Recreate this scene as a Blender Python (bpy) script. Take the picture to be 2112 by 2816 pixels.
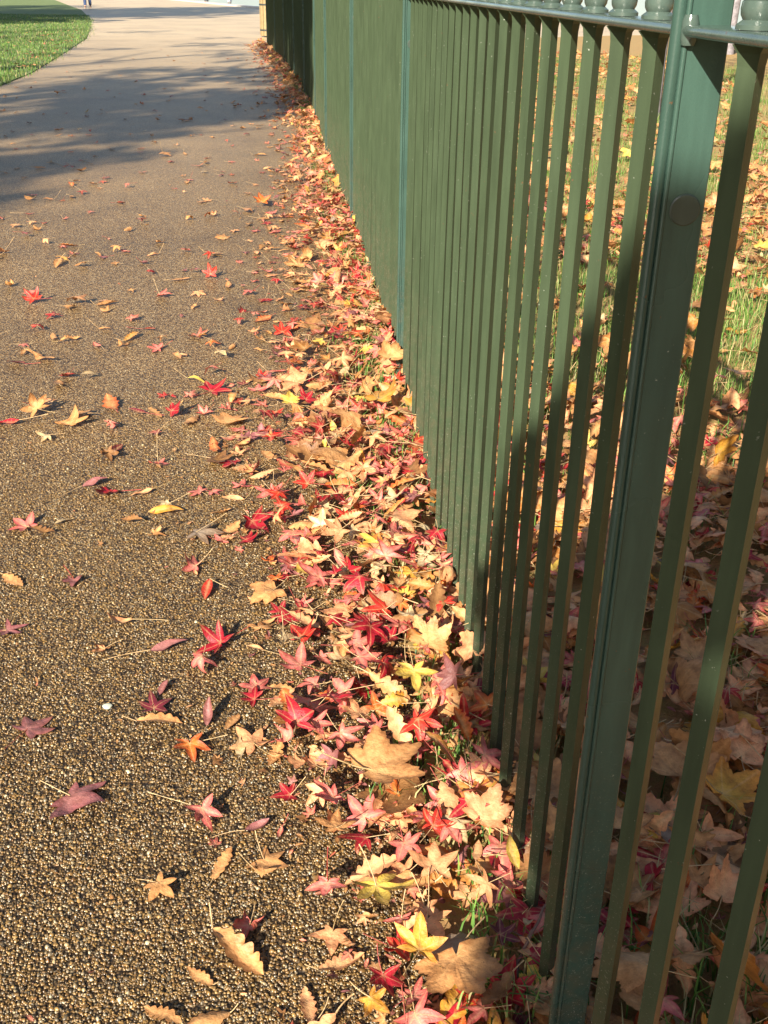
import bpy, bmesh, math, random
import numpy as np
from mathutils import Vector, Matrix
for o in list(bpy.data.objects): bpy.data.objects.remove(o)
SC = bpy.context.scene
COL = SC.collection
rad = math.radians

# ------------------------------------------------------------------ camera
CAM_H = 1.25
F_PX, PIX_W, PIX_H = 2895.0, 2112.0, 2816.0
PITCH, ROLL, YAW = 0.4652, 0.0151, 0.0685
fwd = np.array([math.sin(YAW)*math.cos(PITCH), math.cos(YAW)*math.cos(PITCH), -math.sin(PITCH)])
_r = np.array([math.cos(YAW), -math.sin(YAW), 0.0]); _u = np.cross(_r, fwd)
rgt = _r*math.cos(ROLL) + _u*math.sin(ROLL); upv = np.cross(rgt, fwd)
cam = bpy.data.objects.new('camera', bpy.data.cameras.new('camera')); COL.objects.link(cam)
cam.matrix_world = Matrix(((rgt[0], upv[0], -fwd[0], 0), (rgt[1], upv[1], -fwd[1], 0), (rgt[2], upv[2], -fwd[2], CAM_H), (0, 0, 0, 1)))
cam.data.sensor_fit = 'VERTICAL'; cam.data.sensor_height = 24.0
cam.data.lens = 24.0*F_PX/PIX_H
cam.data.clip_start = 0.02; cam.data.clip_end = 3000
SC.camera = cam

# ------------------------------------------------------------------ light
SUN_EL, SUN_AZ = rad(28), rad(27)            # shadows run SUN_AZ to the right of the fence direction (+y)
sdir = np.array([math.sin(SUN_AZ)*math.cos(SUN_EL), math.cos(SUN_AZ)*math.cos(SUN_EL), -math.sin(SUN_EL)])  # travel of light
sun = bpy.data.objects.new('sun', bpy.data.lights.new('sun', 'SUN')); COL.objects.link(sun)
sun.data.energy = 5.0; sun.data.angle = rad(0.53); sun.data.color = (1.0, 0.92, 0.78)
sun.rotation_euler = Vector(sdir).to_track_quat('-Z', 'Y').to_euler(); sun.location = (-20, -40, 30)
world = bpy.data.worlds.new('World'); SC.world = world; world.use_nodes = True
wn = world.node_tree.nodes; wl = world.node_tree.links
sky = wn.new('ShaderNodeTexSky'); sky.sky_type = 'NISHITA'; sky.sun_disc = False
sky.sun_elevation = SUN_EL
sky.sun_rotation = math.atan2(-sdir[0], -sdir[1])
wl.new(sky.outputs[0], wn['Background'].inputs[0]); wn['Background'].inputs[1].default_value = 0.072
SC.view_settings.view_transform = 'Standard'; SC.view_settings.look = 'None'
SC.view_settings.exposure = 1.44; SC.view_settings.gamma = 1.0
SC.cycles.max_bounces = 6

# ------------------------------------------------------------------ helpers
rng = np.random.default_rng(7)
def ground(u, v, z=0.0):
    """point of the ground seen at photograph pixel (u, v)"""
    d = fwd + rgt*(u-PIX_W/2)/F_PX - upv*(v-PIX_H/2)/F_PX
    t = (z-CAM_H)/d[2]
    return np.array([d[0]*t, d[1]*t])
def project(P):
    d = np.asarray(P, float) - np.array([0, 0, CAM_H]); Z = d @ fwd
    return PIX_W/2 + F_PX*(d @ rgt)/Z, PIX_H/2 - F_PX*(d @ upv)/Z, Z
def tag(o, label=None, cat=None, group=None, kind=None):
    if label: o['label'] = label
    if cat: o['category'] = cat
    if group: o['group'] = group
    if kind: o['kind'] = kind
    return o
def empty(name, loc=(0, 0, 0)):
    o = bpy.data.objects.new(name, None); o.empty_display_size = 0.1; o.location = loc; COL.objects.link(o); return o
def link(name, me, mat, parent=None, loc=None):
    o = bpy.data.objects.new(name, me); COL.objects.link(o)
    if mat and not me.materials: me.materials.append(mat)
    if parent: o.parent = parent
    if loc is not None: o.location = loc
    return o
def np_mesh(name, verts, faces, cols=None, smooth=True):
    """faces: list of index tuples or an (n,3)/(n,4) int array"""
    me = bpy.data.meshes.new(name)
    verts = np.asarray(verts, np.float32)
    if isinstance(faces, np.ndarray):
        n, k = faces.shape
        me.vertices.add(len(verts)); me.vertices.foreach_set('co', verts.ravel())
        me.loops.add(n*k); me.loops.foreach_set('vertex_index', faces.astype(np.int32).ravel())
        me.polygons.add(n); me.polygons.foreach_set('loop_start', np.arange(0, n*k, k, dtype=np.int32))
        me.polygons.foreach_set('loop_total', np.full(n, k, np.int32))
        me.update(calc_edges=True)
    else:
        me.from_pydata([tuple(map(float, v)) for v in verts], [], faces)
    if smooth: me.polygons.foreach_set('use_smooth', np.ones(len(me.polygons), bool))
    if cols is not None:
        a = me.color_attributes.new('col', 'FLOAT_COLOR', 'POINT')
        c = np.ones((len(verts), 4), np.float32); c[:, :3] = cols
        a.data.foreach_set('color', c.ravel())
    me.update(); return me
class MB:
    def __init__(s): s.v = []; s.f = []
    def add(s, v, f):
        b = len(s.v); s.v += [tuple(map(float, p)) for p in v]; s.f += [tuple(b+i for i in q) for q in f]
    def box(s, c, d, bev=0.0):
        x, y, z = c; a, b, h = d[0]/2, d[1]/2, d[2]/2
        e = min(bev, a*.9, b*.9)
        if e <= 0: p = [(-a, -b), (a, -b), (a, b), (-a, b)]
        else: p = [(-a+e, -b), (a-e, -b), (a, -b+e), (a, b-e), (a-e, b), (-a+e, b), (-a, b-e), (-a, -b+e)]
        s.prism([(x+i, y+j) for i, j in p], z-h, z+h)
    def prism(s, poly, z0, z1):
        n = len(poly)
        s.add([(x, y, z0) for x, y in poly] + [(x, y, z1) for x, y in poly],
              [(i, (i+1) % n, n+(i+1) % n, n+i) for i in range(n)] + [tuple(range(n))[::-1], tuple(range(n, 2*n))])
    def lathe(s, cx, cy, prof, n=14):
        v = [(cx+r*math.cos(2*math.pi*i/n), cy+r*math.sin(2*math.pi*i/n), z) for r, z in prof for i in range(n)]
        f = [(k*n+i, k*n+(i+1) % n, (k+1)*n+(i+1) % n, (k+1)*n+i) for k in range(len(prof)-1) for i in range(n)]
        f += [tuple(range(n))[::-1], tuple(range((len(prof)-1)*n, len(prof)*n))]
        s.add(v, f)
    def tube(s, pts, rr, n=8):
        pts = [Vector(p) for p in pts]; v = []; f = []
        for k, p in enumerate(pts):
            t = (pts[min(k+1, len(pts)-1)] - pts[max(k-1, 0)]).normalized()
            a = t.orthogonal().normalized() if abs(t.z) > .9 else t.cross(Vector((0, 0, 1))).normalized()
            b = t.cross(a); r = rr[k] if hasattr(rr, '__len__') else rr
            v += [p + (a*math.cos(2*math.pi*i/n) + b*math.sin(2*math.pi*i/n))*r for i in range(n)]
        for k in range(len(pts)-1):
            f += [(k*n+i, k*n+(i+1) % n, (k+1)*n+(i+1) % n, (k+1)*n+i) for i in range(n)]
        f += [tuple(range(n))[::-1], tuple(range((len(pts)-1)*n, len(pts)*n))]
        s.add(v, f)
    def build(s, name, mat, parent=None, smooth=False):
        me = np_mesh(name, np.array(s.v), s.f, smooth=smooth)
        if smooth:
            try: me.set_sharp_from_angle(angle=rad(35))
            except Exception: pass
        return link(name, me, mat, parent)

# ------------------------------------------------------------------ materials
def new_mat(name):
    m = bpy.data.materials.new(name); m.use_nodes = True
    t = m.node_tree; return m, t.nodes, t.links, t.nodes['Principled BSDF'], t.nodes['Material Output']
def ramp(nodes, stops, interp='LINEAR'):
    r = nodes.new('ShaderNodeValToRGB'); e = r.color_ramp; e.interpolation = interp
    while len(e.elements) < len(stops): e.elements.new(.5)
    for el, (p, c) in zip(e.elements, stops): el.position = p; el.color = (*c, 1)
    return r
def noise(nodes, links, scale, detail=4, rough=.6, vec=None):
    n = nodes.new('ShaderNodeTexNoise'); n.inputs['Scale'].default_value = scale; n.inputs['Detail'].default_value = detail; n.inputs['Roughness'].default_value = rough
    if vec is not None: links.new(vec, n.inputs['Vector'])
    return n
def pos(nodes): return nodes.new('ShaderNodeNewGeometry').outputs['Position']
def mixc(nodes, links, fac, a, b, blend='MIX'):
    m = nodes.new('ShaderNodeMix'); m.data_type = 'RGBA'; m.blend_type = blend
    for sock, val in ((m.inputs[0], fac), (m.inputs[6], a), (m.inputs[7], b)):
        if isinstance(val, (int, float)): sock.default_value = val
        elif isinstance(val, tuple): sock.default_value = (*val, 1)
        else: links.new(val, sock)
    return m.outputs[2]
def simple(name, c, rough=.6, var=.25, scale=8, metallic=0):
    m, N, L, B, O = new_mat(name)
    n = noise(N, L, scale, vec=pos(N))
    r = ramp(N, [(.3, tuple(x*(1-var) for x in c)), (.7, tuple(min(1, x*(1+var)) for x in c))])
    L.new(n.outputs[0], r.inputs[0]); L.new(r.outputs[0], B.inputs['Base Color']); B.inputs['Roughness'].default_value = rough; B.inputs['Metallic'].default_value = metallic
    return m
def paint(name, c, rough, spots=.72, spec=.5):
    """glossy outdoor metal paint with specks of dirt, faint streaks and worn spots"""
    m, N, L, B, O = new_mat(name)
    P = pos(N)
    mp = N.new('ShaderNodeMapping'); mp.inputs['Scale'].default_value = (1, 1, .12); L.new(P, mp.inputs[0])
    st = noise(N, L, 55, 3, .6, mp.outputs[0])
    r = ramp(N, [(.3, tuple(x*.82 for x in c)), (.7, tuple(x*1.15 for x in c))]); L.new(st.outputs[0], r.inputs[0])
    sp = noise(N, L, 260, 2, .5, P)
    rs = ramp(N, [(spots, (0, 0, 0)), (spots+.03, (1, 1, 1))]); L.new(sp.outputs[0], rs.inputs[0])
    gate = noise(N, L, 9, 2, .5, P); rg = ramp(N, [(.45, (0, 0, 0)), (.65, (1, 1, 1))]); L.new(gate.outputs[0], rg.inputs[0])
    mk = mixc(N, L, 1.0, rs.outputs[0], rg.outputs[0], 'MULTIPLY')
    # splashes and flaking towards the ground: finer, denser flecks below knee height
    zz = N.new('ShaderNodeSeparateXYZ'); L.new(P, zz.inputs[0])
    low = N.new('ShaderNodeMapRange'); low.inputs[1].default_value = .55; low.inputs[2].default_value = .02; L.new(zz.outputs[2], low.inputs[0])
    sp2 = noise(N, L, 420, 3, .6, P); rs2 = ramp(N, [(.635, (0, 0, 0)), (.67, (1, 1, 1))]); L.new(sp2.outputs[0], rs2.inputs[0])
    mk2 = mixc(N, L, 1.0, rs2.outputs[0], low.outputs[0], 'MULTIPLY')
    dn = noise(N, L, 34, 5, .7, P); dr = ramp(N, [(.42, (0, 0, 0)), (.75, (1, 1, 1))]); L.new(dn.outputs[0], dr.inputs[0])
    mud = mixc(N, L, 1.0, dr.outputs[0], low.outputs[0], 'MULTIPLY')
    ru = noise(N, L, 70, 4, .65, P); rr_ = ramp(N, [(.70, (0, 0, 0)), (.735, (1, 1, 1))]); L.new(ru.outputs[0], rr_.inputs[0])
    col = mixc(N, L, mud, r.outputs[0], (.085, .070, .042))
    col = mixc(N, L, rr_.outputs[0], col, (.10, .055, .028))
    col = mixc(N, L, mk2, col, (.26, .26, .21))
    col = mixc(N, L, mk, col, (.30, .31, .26))
    L.new(col, B.inputs['Base Color']); B.inputs['Specular IOR Level'].default_value = spec
    rr = ramp(N, [(.3, (rough-.06,)*3), (.7, (rough+.1,)*3)]); L.new(gate.outputs[0], rr.inputs[0]); L.new(rr.outputs[0], B.inputs['Roughness'])
    bp = N.new('ShaderNodeBump'); bp.inputs['Strength'].default_value = .08; bp.inputs['Distance'].default_value = .002
    n2 = noise(N, L, 400, 2, .5, P); L.new(n2.outputs[0], bp.inputs['Height']); L.new(bp.outputs[0], B.inputs['Normal'])
    return m
M_BAR = paint('olive_green_paint', (.040, .057, .031), .36, .72, .16)
M_POST = paint('bottle_green_paint', (.036, .071, .056), .28, .74, .35)
M_RAIL = paint('rail_green_paint', (.058, .084, .070), .17, .70)
M_DISC = paint('worn_disc_paint', (.038, .054, .042), .42)

def leaf_material():
    m, N, L, B, O = new_mat('fallen_leaf')
    a = N.new('ShaderNodeAttribute'); a.attribute_name = 'col'
    P = pos(N)
    n1 = noise(N, L, 60, 4, .65, P); r1 = ramp(N, [(.30, (.62, .54, .46)), (.58, (1.10, 1.08, 1.04))]); L.new(n1.outputs[0], r1.inputs[0])
    c1 = mixc(N, L, 1.0, a.outputs['Color'], r1.outputs[0], 'MULTIPLY')
    n2 = noise(N, L, 240, 3, .6, P); r2 = ramp(N, [(.66, (0, 0, 0)), (.74, (1, 1, 1))]); L.new(n2.outputs[0], r2.inputs[0])
    k = mixc(N, L, 1.0, r2.outputs[0], (.55, .55, .55), 'MULTIPLY')
    c2 = mixc(N, L, k, c1, (.16, .075, .03))
    L.new(c2, B.inputs['Base Color']); B.inputs['Roughness'].default_value = .48; B.inputs['Specular IOR Level'].default_value = .4
    bp = N.new('ShaderNodeBump'); bp.inputs['Strength'].default_value = .6; bp.inputs['Distance'].default_value = .004
    n3 = noise(N, L, 130, 4, .6, P); L.new(n3.outputs[0], bp.inputs['Height']); L.new(bp.outputs[0], B.inputs['Normal'])
    tr = N.new('ShaderNodeBsdfTranslucent'); L.new(c2, tr.inputs[0])
    mx = N.new('ShaderNodeMixShader'); mx.inputs[0].default_value = .22
    L.new(B.outputs[0], mx.inputs[1]); L.new(tr.outputs[0], mx.inputs[2]); L.new(mx.outputs[0], O.inputs[0])
    return m
M_LEAF = leaf_material()
def vcol_mat(name, rough=.6, transl=0.0, spec=.3):
    m, N, L, B, O = new_mat(name)
    a = N.new('ShaderNodeAttribute'); a.attribute_name = 'col'
    L.new(a.outputs['Color'], B.inputs['Base Color']); B.inputs['Roughness'].default_value = rough; B.inputs['Specular IOR Level'].default_value = spec
    if transl:
        tr = N.new('ShaderNodeBsdfTranslucent'); L.new(a.outputs['Color'], tr.inputs[0])
        mx = N.new('ShaderNodeMixShader'); mx.inputs[0].default_value = transl
        L.new(B.outputs[0], mx.inputs[1]); L.new(tr.outputs[0], mx.inputs[2]); L.new(mx.outputs[0], O.inputs[0])
    return m
M_GRASS = vcol_mat('grass_blade', .5, .3)
M_PEBBLE = vcol_mat('pebble', .30, 0, .5)

def path_material():
    m, N, L, B, O = new_mat('exposed_aggregate')
    P = pos(N)
    v = N.new('ShaderNodeTexVoronoi'); v.inputs['Scale'].default_value = 190; L.new(P, v.inputs['Vector'])
    sep = N.new('ShaderNodeSeparateColor'); L.new(v.outputs['Color'], sep.inputs[0])
    pr = ramp(N, [(0, (.10, .070, .042)), (.22, (.22, .145, .070)), (.45, (.34, .225, .105)), (.65, (.40, .285, .150)), (.82, (.27, .20, .13)), (.95, (.50, .40, .26)), (1, (.62, .54, .40))])
    L.new(sep.outputs[0], pr.inputs[0])
    g = ramp(N, [(.30, (1, 1, 1)), (.66, (.22, .18, .14))]); L.new(v.outputs['Distance'], g.inputs[0])
    c = mixc(N, L, 1.0, pr.outputs[0], g.outputs[0], 'MULTIPLY')
    big = noise(N, L, 1.3, 5, .6, P); br = ramp(N, [(.3, (.80, .79, .78)), (.7, (1.15, 1.13, 1.08))]); L.new(big.outputs[0], br.inputs[0])
    c = mixc(N, L, 1.0, c, br.outputs[0], 'MULTIPLY')
    # stones blur out farther along, with low-angle glare and haze put into the colour
    cam_d = N.new('ShaderNodeSeparateXYZ'); L.new(P, cam_d.inputs[0])
    mr = N.new('ShaderNodeMapRange'); mr.inputs[1].default_value = 6; mr.inputs[2].default_value = 30; L.new(cam_d.outputs[1], mr.inputs[0])
    c = mixc(N, L, 1.0, c, (1.24, 1.14, .94), 'MULTIPLY')
    c = mixc(N, L, mr.outputs[0], c, (.53, .40, .245))
    gr = noise(N, L, 38, 6, .75, P); g2 = ramp(N, [(.35, (.74, .73, .73)), (.65, (1.16, 1.16, 1.15))]); L.new(gr.outputs[0], g2.inputs[0])
    c = mixc(N, L, 1.0, c, g2.outputs[0], 'MULTIPLY')
    st = noise(N, L, .55, 6, .7, P); g3 = ramp(N, [(.36, (.80, .79, .80)), (.52, (1, 1, 1)), (.7, (1.07, 1.06, 1.03))]); L.new(st.outputs[0], g3.inputs[0])
    c = mixc(N, L, 1.0, c, g3.outputs[0], 'MULTIPLY')
    L.new(c, B.inputs['Base Color']); B.inputs['Roughness'].default_value = .5; B.inputs['Specular IOR Level'].default_value = .4
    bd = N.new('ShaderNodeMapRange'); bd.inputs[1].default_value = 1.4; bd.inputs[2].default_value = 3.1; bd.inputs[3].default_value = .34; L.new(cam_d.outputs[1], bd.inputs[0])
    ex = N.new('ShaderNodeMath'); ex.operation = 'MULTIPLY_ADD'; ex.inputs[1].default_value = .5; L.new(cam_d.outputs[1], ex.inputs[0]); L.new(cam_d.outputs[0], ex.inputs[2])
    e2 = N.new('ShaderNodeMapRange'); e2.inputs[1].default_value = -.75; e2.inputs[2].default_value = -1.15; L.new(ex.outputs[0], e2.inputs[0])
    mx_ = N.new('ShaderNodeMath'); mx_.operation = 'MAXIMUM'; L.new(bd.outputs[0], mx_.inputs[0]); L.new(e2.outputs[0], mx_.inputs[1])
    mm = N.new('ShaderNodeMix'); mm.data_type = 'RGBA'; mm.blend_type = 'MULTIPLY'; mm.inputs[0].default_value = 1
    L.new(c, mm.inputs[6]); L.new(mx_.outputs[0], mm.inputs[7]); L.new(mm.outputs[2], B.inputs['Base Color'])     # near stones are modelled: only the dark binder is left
    inv = N.new('ShaderNodeMath'); inv.operation = 'MULTIPLY'; inv.inputs[1].default_value = -1; L.new(v.outputs['Distance'], inv.inputs[0])
    bp = N.new('ShaderNodeBump'); bp.inputs['Strength'].default_value = .8; bp.inputs['Distance'].default_value = .004
    L.new(inv.outputs[0], bp.inputs['Height']); L.new(bp.outputs[0], B.inputs['Normal'])
    return m
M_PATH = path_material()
def soil_material(name, stops, scale):
    m, N, L, B, O = new_mat(name); P = pos(N)
    n = noise(N, L, scale, 8, .7, P); r = ramp(N, stops); L.new(n.outputs[0], r.inputs[0]); L.new(r.outputs[0], B.inputs['Base Color']); B.inputs['Roughness'].default_value = .9
    bp = N.new('ShaderNodeBump'); bp.inputs['Strength'].default_value = .7; bp.inputs['Distance'].default_value = .02; L.new(n.outputs[0], bp.inputs['Height']); L.new(bp.outputs[0], B.inputs['Normal'])
    return m
M_VERGE = soil_material('verge_turf', [(.28, (.12, .07, .03)), (.44, (.36, .20, .075)), (.60, (.27, .21, .06)), (.75, (.48, .28, .11))], 30)
M_LAWN = soil_material('lawn_turf', [(.3, (.075, .105, .028)), (.55, (.125, .165, .045)), (.75, (.19, .19, .075))], 6)
M_EARTH = soil_material('earth', [(.3, (.05, .04, .02)), (.7, (.13, .10, .06))], 4)
M_WATER = simple('pond_water', (.10, .12, .15), .12, .2, .6)
M_KERB = simple('pale_stone', (.46, .43, .38), .8, .15, 5)
M_BARK = simple('grey_bark', (.20, .18, .19), .9, .4, 14)
M_BARK2 = simple('brown_bark', (.10, .075, .05), .9, .4, 14)
M_TWIG = simple('twig_bark', (.13, .07, .05), .75, .5, 60)

# ------------------------------------------------------------------ ground, path, lawn, water
FS = .946                                       # size of the railing against the camera height
POST_Y = [FS*(.9075+2.746*i) for i in range(-1, 10)]
BEAD = [(-2, .2885), (.9, .2885), (3.65, .286), (6.4, .207), (9.15, .092), (11.9, .012), (14.64, -.12), (17.38, -.29), (20.13, -.50), (22.87, -.74), (25.6, -1.0), (29, -1.35)]
_bx = np.array(BEAD)*FS
def catmull(y):
    Y, X = _bx[:, 0], _bx[:, 1]
    i = int(np.clip(np.searchsorted(Y, y)-1, 1, len(Y)-3)); t = (y-Y[i])/(Y[i+1]-Y[i])
    m0 = (X[i+1]-X[i-1])/(Y[i+1]-Y[i-1])*(Y[i+1]-Y[i]); m1 = (X[i+2]-X[i])/(Y[i+2]-Y[i])*(Y[i+1]-Y[i])
    return (2*t**3-3*t*t+1)*X[i] + (t**3-2*t*t+t)*m0 + (-2*t**3+3*t*t)*X[i+1] + (t**3-t*t)*m1
def fence_x(y): return catmull(y) + .0238        # centre line of the bars
def sheet(name, poly, z, mat, kind='structure'):
    bm = bmesh.new(); vs = [bm.verts.new((x, y, z)) for x, y in poly]; f = bm.faces.new(vs); f.normal_update()
    if f.normal.z < 0: f.normal_flip()
    bmesh.ops.triangulate(bm, faces=bm.faces[:])
    me = bpy.data.meshes.new(name); bm.to_mesh(me); bm.free()
    return tag(link(name, me, mat), kind=kind)
sheet('ground', [(-900, -300), (900, -300), (900, 1500), (-900, 1500)], -.03, M_EARTH)
ys = np.linspace(-6, 26.2, 60)
edge = [(fence_x(y) - .13 + .02*math.sin(y*5.1), y) for y in ys]
LAWN = [(-5.2, -8), (-4.6, 4), (-4.15, 10), (-4.03, 14.9), (-4.12, 16.9), (-4.55, 21), (-5.3, 27.5), (-6.34, 33.7), (-7.36, 39.4), (-8.4, 44.3), (-10.3, 53), (-12.6, 61.7), (-16.6, 77), (-30, 95), (-90, 110), (-90, -8)]
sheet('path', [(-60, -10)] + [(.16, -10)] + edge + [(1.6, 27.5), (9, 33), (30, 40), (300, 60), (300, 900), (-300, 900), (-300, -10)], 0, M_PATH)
sheet('verge', [(.16, -10)] + [(x+.004, y) for x, y in edge] + [(1.6, 27.4), (9, 32.9), (30, 39.9), (300, 59), (300, -10)], .006, M_VERGE)
# lawn: sheet with a small raised edge
mbl = MB(); mbl.prism(LAWN, -.02, .014); tag(mbl.build('lawn', M_LAWN), kind='structure')
WATER = [(-9, 82), (-3.0, 62.5), (3, 52), (14, 44), (60, 44), (300, 70), (300, 500), (-60, 500), (-30, 140)]
sheet('water', WATER, .03, M_WATER)
mbk = MB()
for (a, b) in zip([WATER[-1]] + WATER[:4], WATER[:5]):
    d = np.array(b)-np.array(a); n = np.array([-d[1], d[0]])/np.hypot(*d)*.35
    mbk.prism([tuple(np.array(a)-n), tuple(np.array(b)-n), tuple(np.array(b)+n), tuple(np.array(a)+n)], -.01, .06 + .002*a[0]/50)
tag(mbk.build('pond_kerb', M_KERB), kind='structure')

# ------------------------------------------------------------------ fence
fence = empty('metal_fence', (.31, .92, 0))
tag(fence, 'green painted metal railing of close upright bars running beside the leafy path', 'fence')
def part(mb, name, mat, parent=fence, smooth=False):
    o = mb.build(name, mat, None, smooth)
    o.parent = parent
    if parent is fence: o.matrix_parent_inverse = Matrix.Translation(-fence.location)
    return o
R_Z0, R_Z1, UP_Z = 1.2169, 1.2252, 1.394
HD = .0102                                       # half diagonal of the square bars, set corner forward
def bar_mb(mb, x, y):
    # bar with a small splayed head under the rail
    zs = [(.004 + .014*random.random(), HD), (1.203, HD), (1.2115, HD*1.12), (1.2167, HD*1.55)]
    v = []; f = []; tw = random.gauss(0, .05); c, s = math.cos(tw), math.sin(tw); ox, oy = random.gauss(0, .0016), random.gauss(0, .0022)
    for z, h in zs:
        xx, yy = x + ox*(1-z/1.2), y + oy*(1-z/1.2)
        v += [(xx-h*c, yy-h*s, z), (xx+h*s, yy-h*c, z), (xx+h*c, yy+h*s, z), (xx-h*s, yy+h*c, z)]
    for k in range(len(zs)-1): f += [(4*k+i, 4*k+(i+1) % 4, 4*k+4+(i+1) % 4, 4*k+4+i) for i in range(4)]
    f += [(3, 2, 1, 0), (12, 13, 14, 15)]
    mb.add(v, f)
def collar_mb(mb, x, y):
    z = R_Z1 + .0004
    pr = [(.0150, z), (.0150, z+.003), (.0108, z+.006), (.0126, z+.009), (.0132, z+.013), (.0126, z+.0172), (.0118, z+.0178), (.0128, z+.0190), (.0134, z+.024), (.0128, z+.0285), (.0118, z+.0292), (.0128, z+.0305), (.0130, z+.036), (.0095, z+.041), (.0088, z+.06), (.0088, UP_Z-.0005)]
    mb.lathe(x, y, [(r*.95, z_) for r, z_ in pr], 14)
random.seed(3)
bars = []
for p in range(-1, 9):
    y0, y1 = POST_Y[p+1], POST_Y[p+2]
    pit = (y1-y0)/23
    for k in range(1, 23): bars.append((y0 + .0109 + pit*k))
bars = sorted(y for y in bars if y > .30)
far = MB(); farc = MB()
for n, y in enumerate(bars):
    x = fence_x(y)
    if n < 92:
        mb = MB(); bar_mb(mb, x, y); b = part(mb, 'bar', M_BAR)
        mc = MB(); collar_mb(mc, x, y); part(mc, 'collar', M_RAIL, b, True)
    else:
        bar_mb(far, x, y); collar_mb(farc, x, y)
ob = part(far, 'bars', M_BAR); ob['kind'] = 'stuff'
oc = part(farc, 'collar', M_RAIL, ob, True); oc['kind'] = 'stuff'
def rail_profile(z0, z1, half):                  # flat bar with a rounded front edge
    h = (z1-z0)/2; zc = (z0+z1)/2; pts = []
    for a in np.linspace(90, 270, 7): pts.append((-half + h*.75*math.cos(rad(a)), zc + h*math.sin(rad(a))))
    return pts + [(half, z0), (half, z1)]
def rail(z0, z1, half, name):
    prof = rail_profile(z0, z1, half)
    for p in range(-1, 9):
        mb = MB(); ya, yb = POST_Y[p+1] + .0155, POST_Y[p+2] + .0045
        n = 8; v = []; f = []; m = len(prof)
        for i in range(n+1):
            y = ya + (yb-ya)*i/n; cx = fence_x(y) + .0045
            v += [(cx+a, y, z) for a, z in prof]
        for i in range(n): f += [(i*m+j, i*m+(j+1) % m, (i+1)*m+(j+1) % m, (i+1)*m+j) for j in range(m)]
        f += [tuple(range(m)), tuple(range(n*m, (n+1)*m))[::-1]]
        mb.add(v, f); part(mb, name, M_RAIL, fence, True)
rail(R_Z0, R_Z1, .0184, 'rail'); rail(UP_Z, UP_Z+.008, .0184, 'top_rail')
for y in POST_Y:
    bx = catmull(y)
    mb = MB(); mb.box((bx+.0270, y+.009, .735), (.0370, .0085, 1.51), .0012); post = part(mb, 'post', M_POST)
    # rolled bead along the front edge: two rounded ribs and a groove
    prof = []
    for cx, r, a0, a1 in ((bx+.0050, .0050, 40, 320), ):
        for a in np.linspace(a0, a1, 11): prof.append((cx + r*math.cos(rad(a)), y+.0085 + r*1.05*math.sin(rad(a))))
    mb = MB(); mb.prism(prof + [(bx+.0088, y+.0048), (bx+.0088, y+.0126)], -.02, 1.492); part(mb, 'bead', M_POST, post, True)
    mb = MB(); mb.prism([(bx+.0113+.0022*math.cos(rad(a)), y+.0048+.0022*math.sin(rad(a))) for a in range(0, 360, 30)], -.02, 1.491); part(mb, 'bead', M_POST, post, True)
    for zc, dome in ((1.0879, 0), (.060, 1)):
        mb = MB(); n = 28; cx = bx+.0290; v = []; f = []
        prof2 = [(.0128, 0), (.0128, .0012), (.0118, .0019)] if not dome else [(.0128, 0), (.0120, .003), (.0085, .0062), (.004, .0078)]
        for r, d in prof2: v += [(cx+r*math.cos(2*math.pi*i/n), y+.0052-d, zc+r*math.sin(2*math.pi*i/n)) for i in range(n)]
        for k in range(len(prof2)-1): f += [(k*n+i, k*n+(i+1) % n, (k+1)*n+(i+1) % n, (k+1)*n+i) for i in range(n)]
        f += [tuple(range((len(prof2)-1)*n, len(prof2)*n))]
        mb.add(v, f); part(mb, 'disc', M_DISC, post, False)
    mb = MB(); mb.lathe(bx+.0130, y+.0030, [(.0052, R_Z0-.006), (.0066, R_Z0-.002), (.0066, R_Z1+.002), (.0050, R_Z1+.007)], 12); part(mb, 'weld', M_RAIL, post, True)
    mb = MB(); mb.lathe(bx+.0270, y+.009, [(.012, 1.4905), (.022, 1.497), (.027, 1.515), (.022, 1.535), (.010, 1.545), (.003, 1.56)], 16); part(mb, 'finial', M_POST, post, True)

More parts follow.
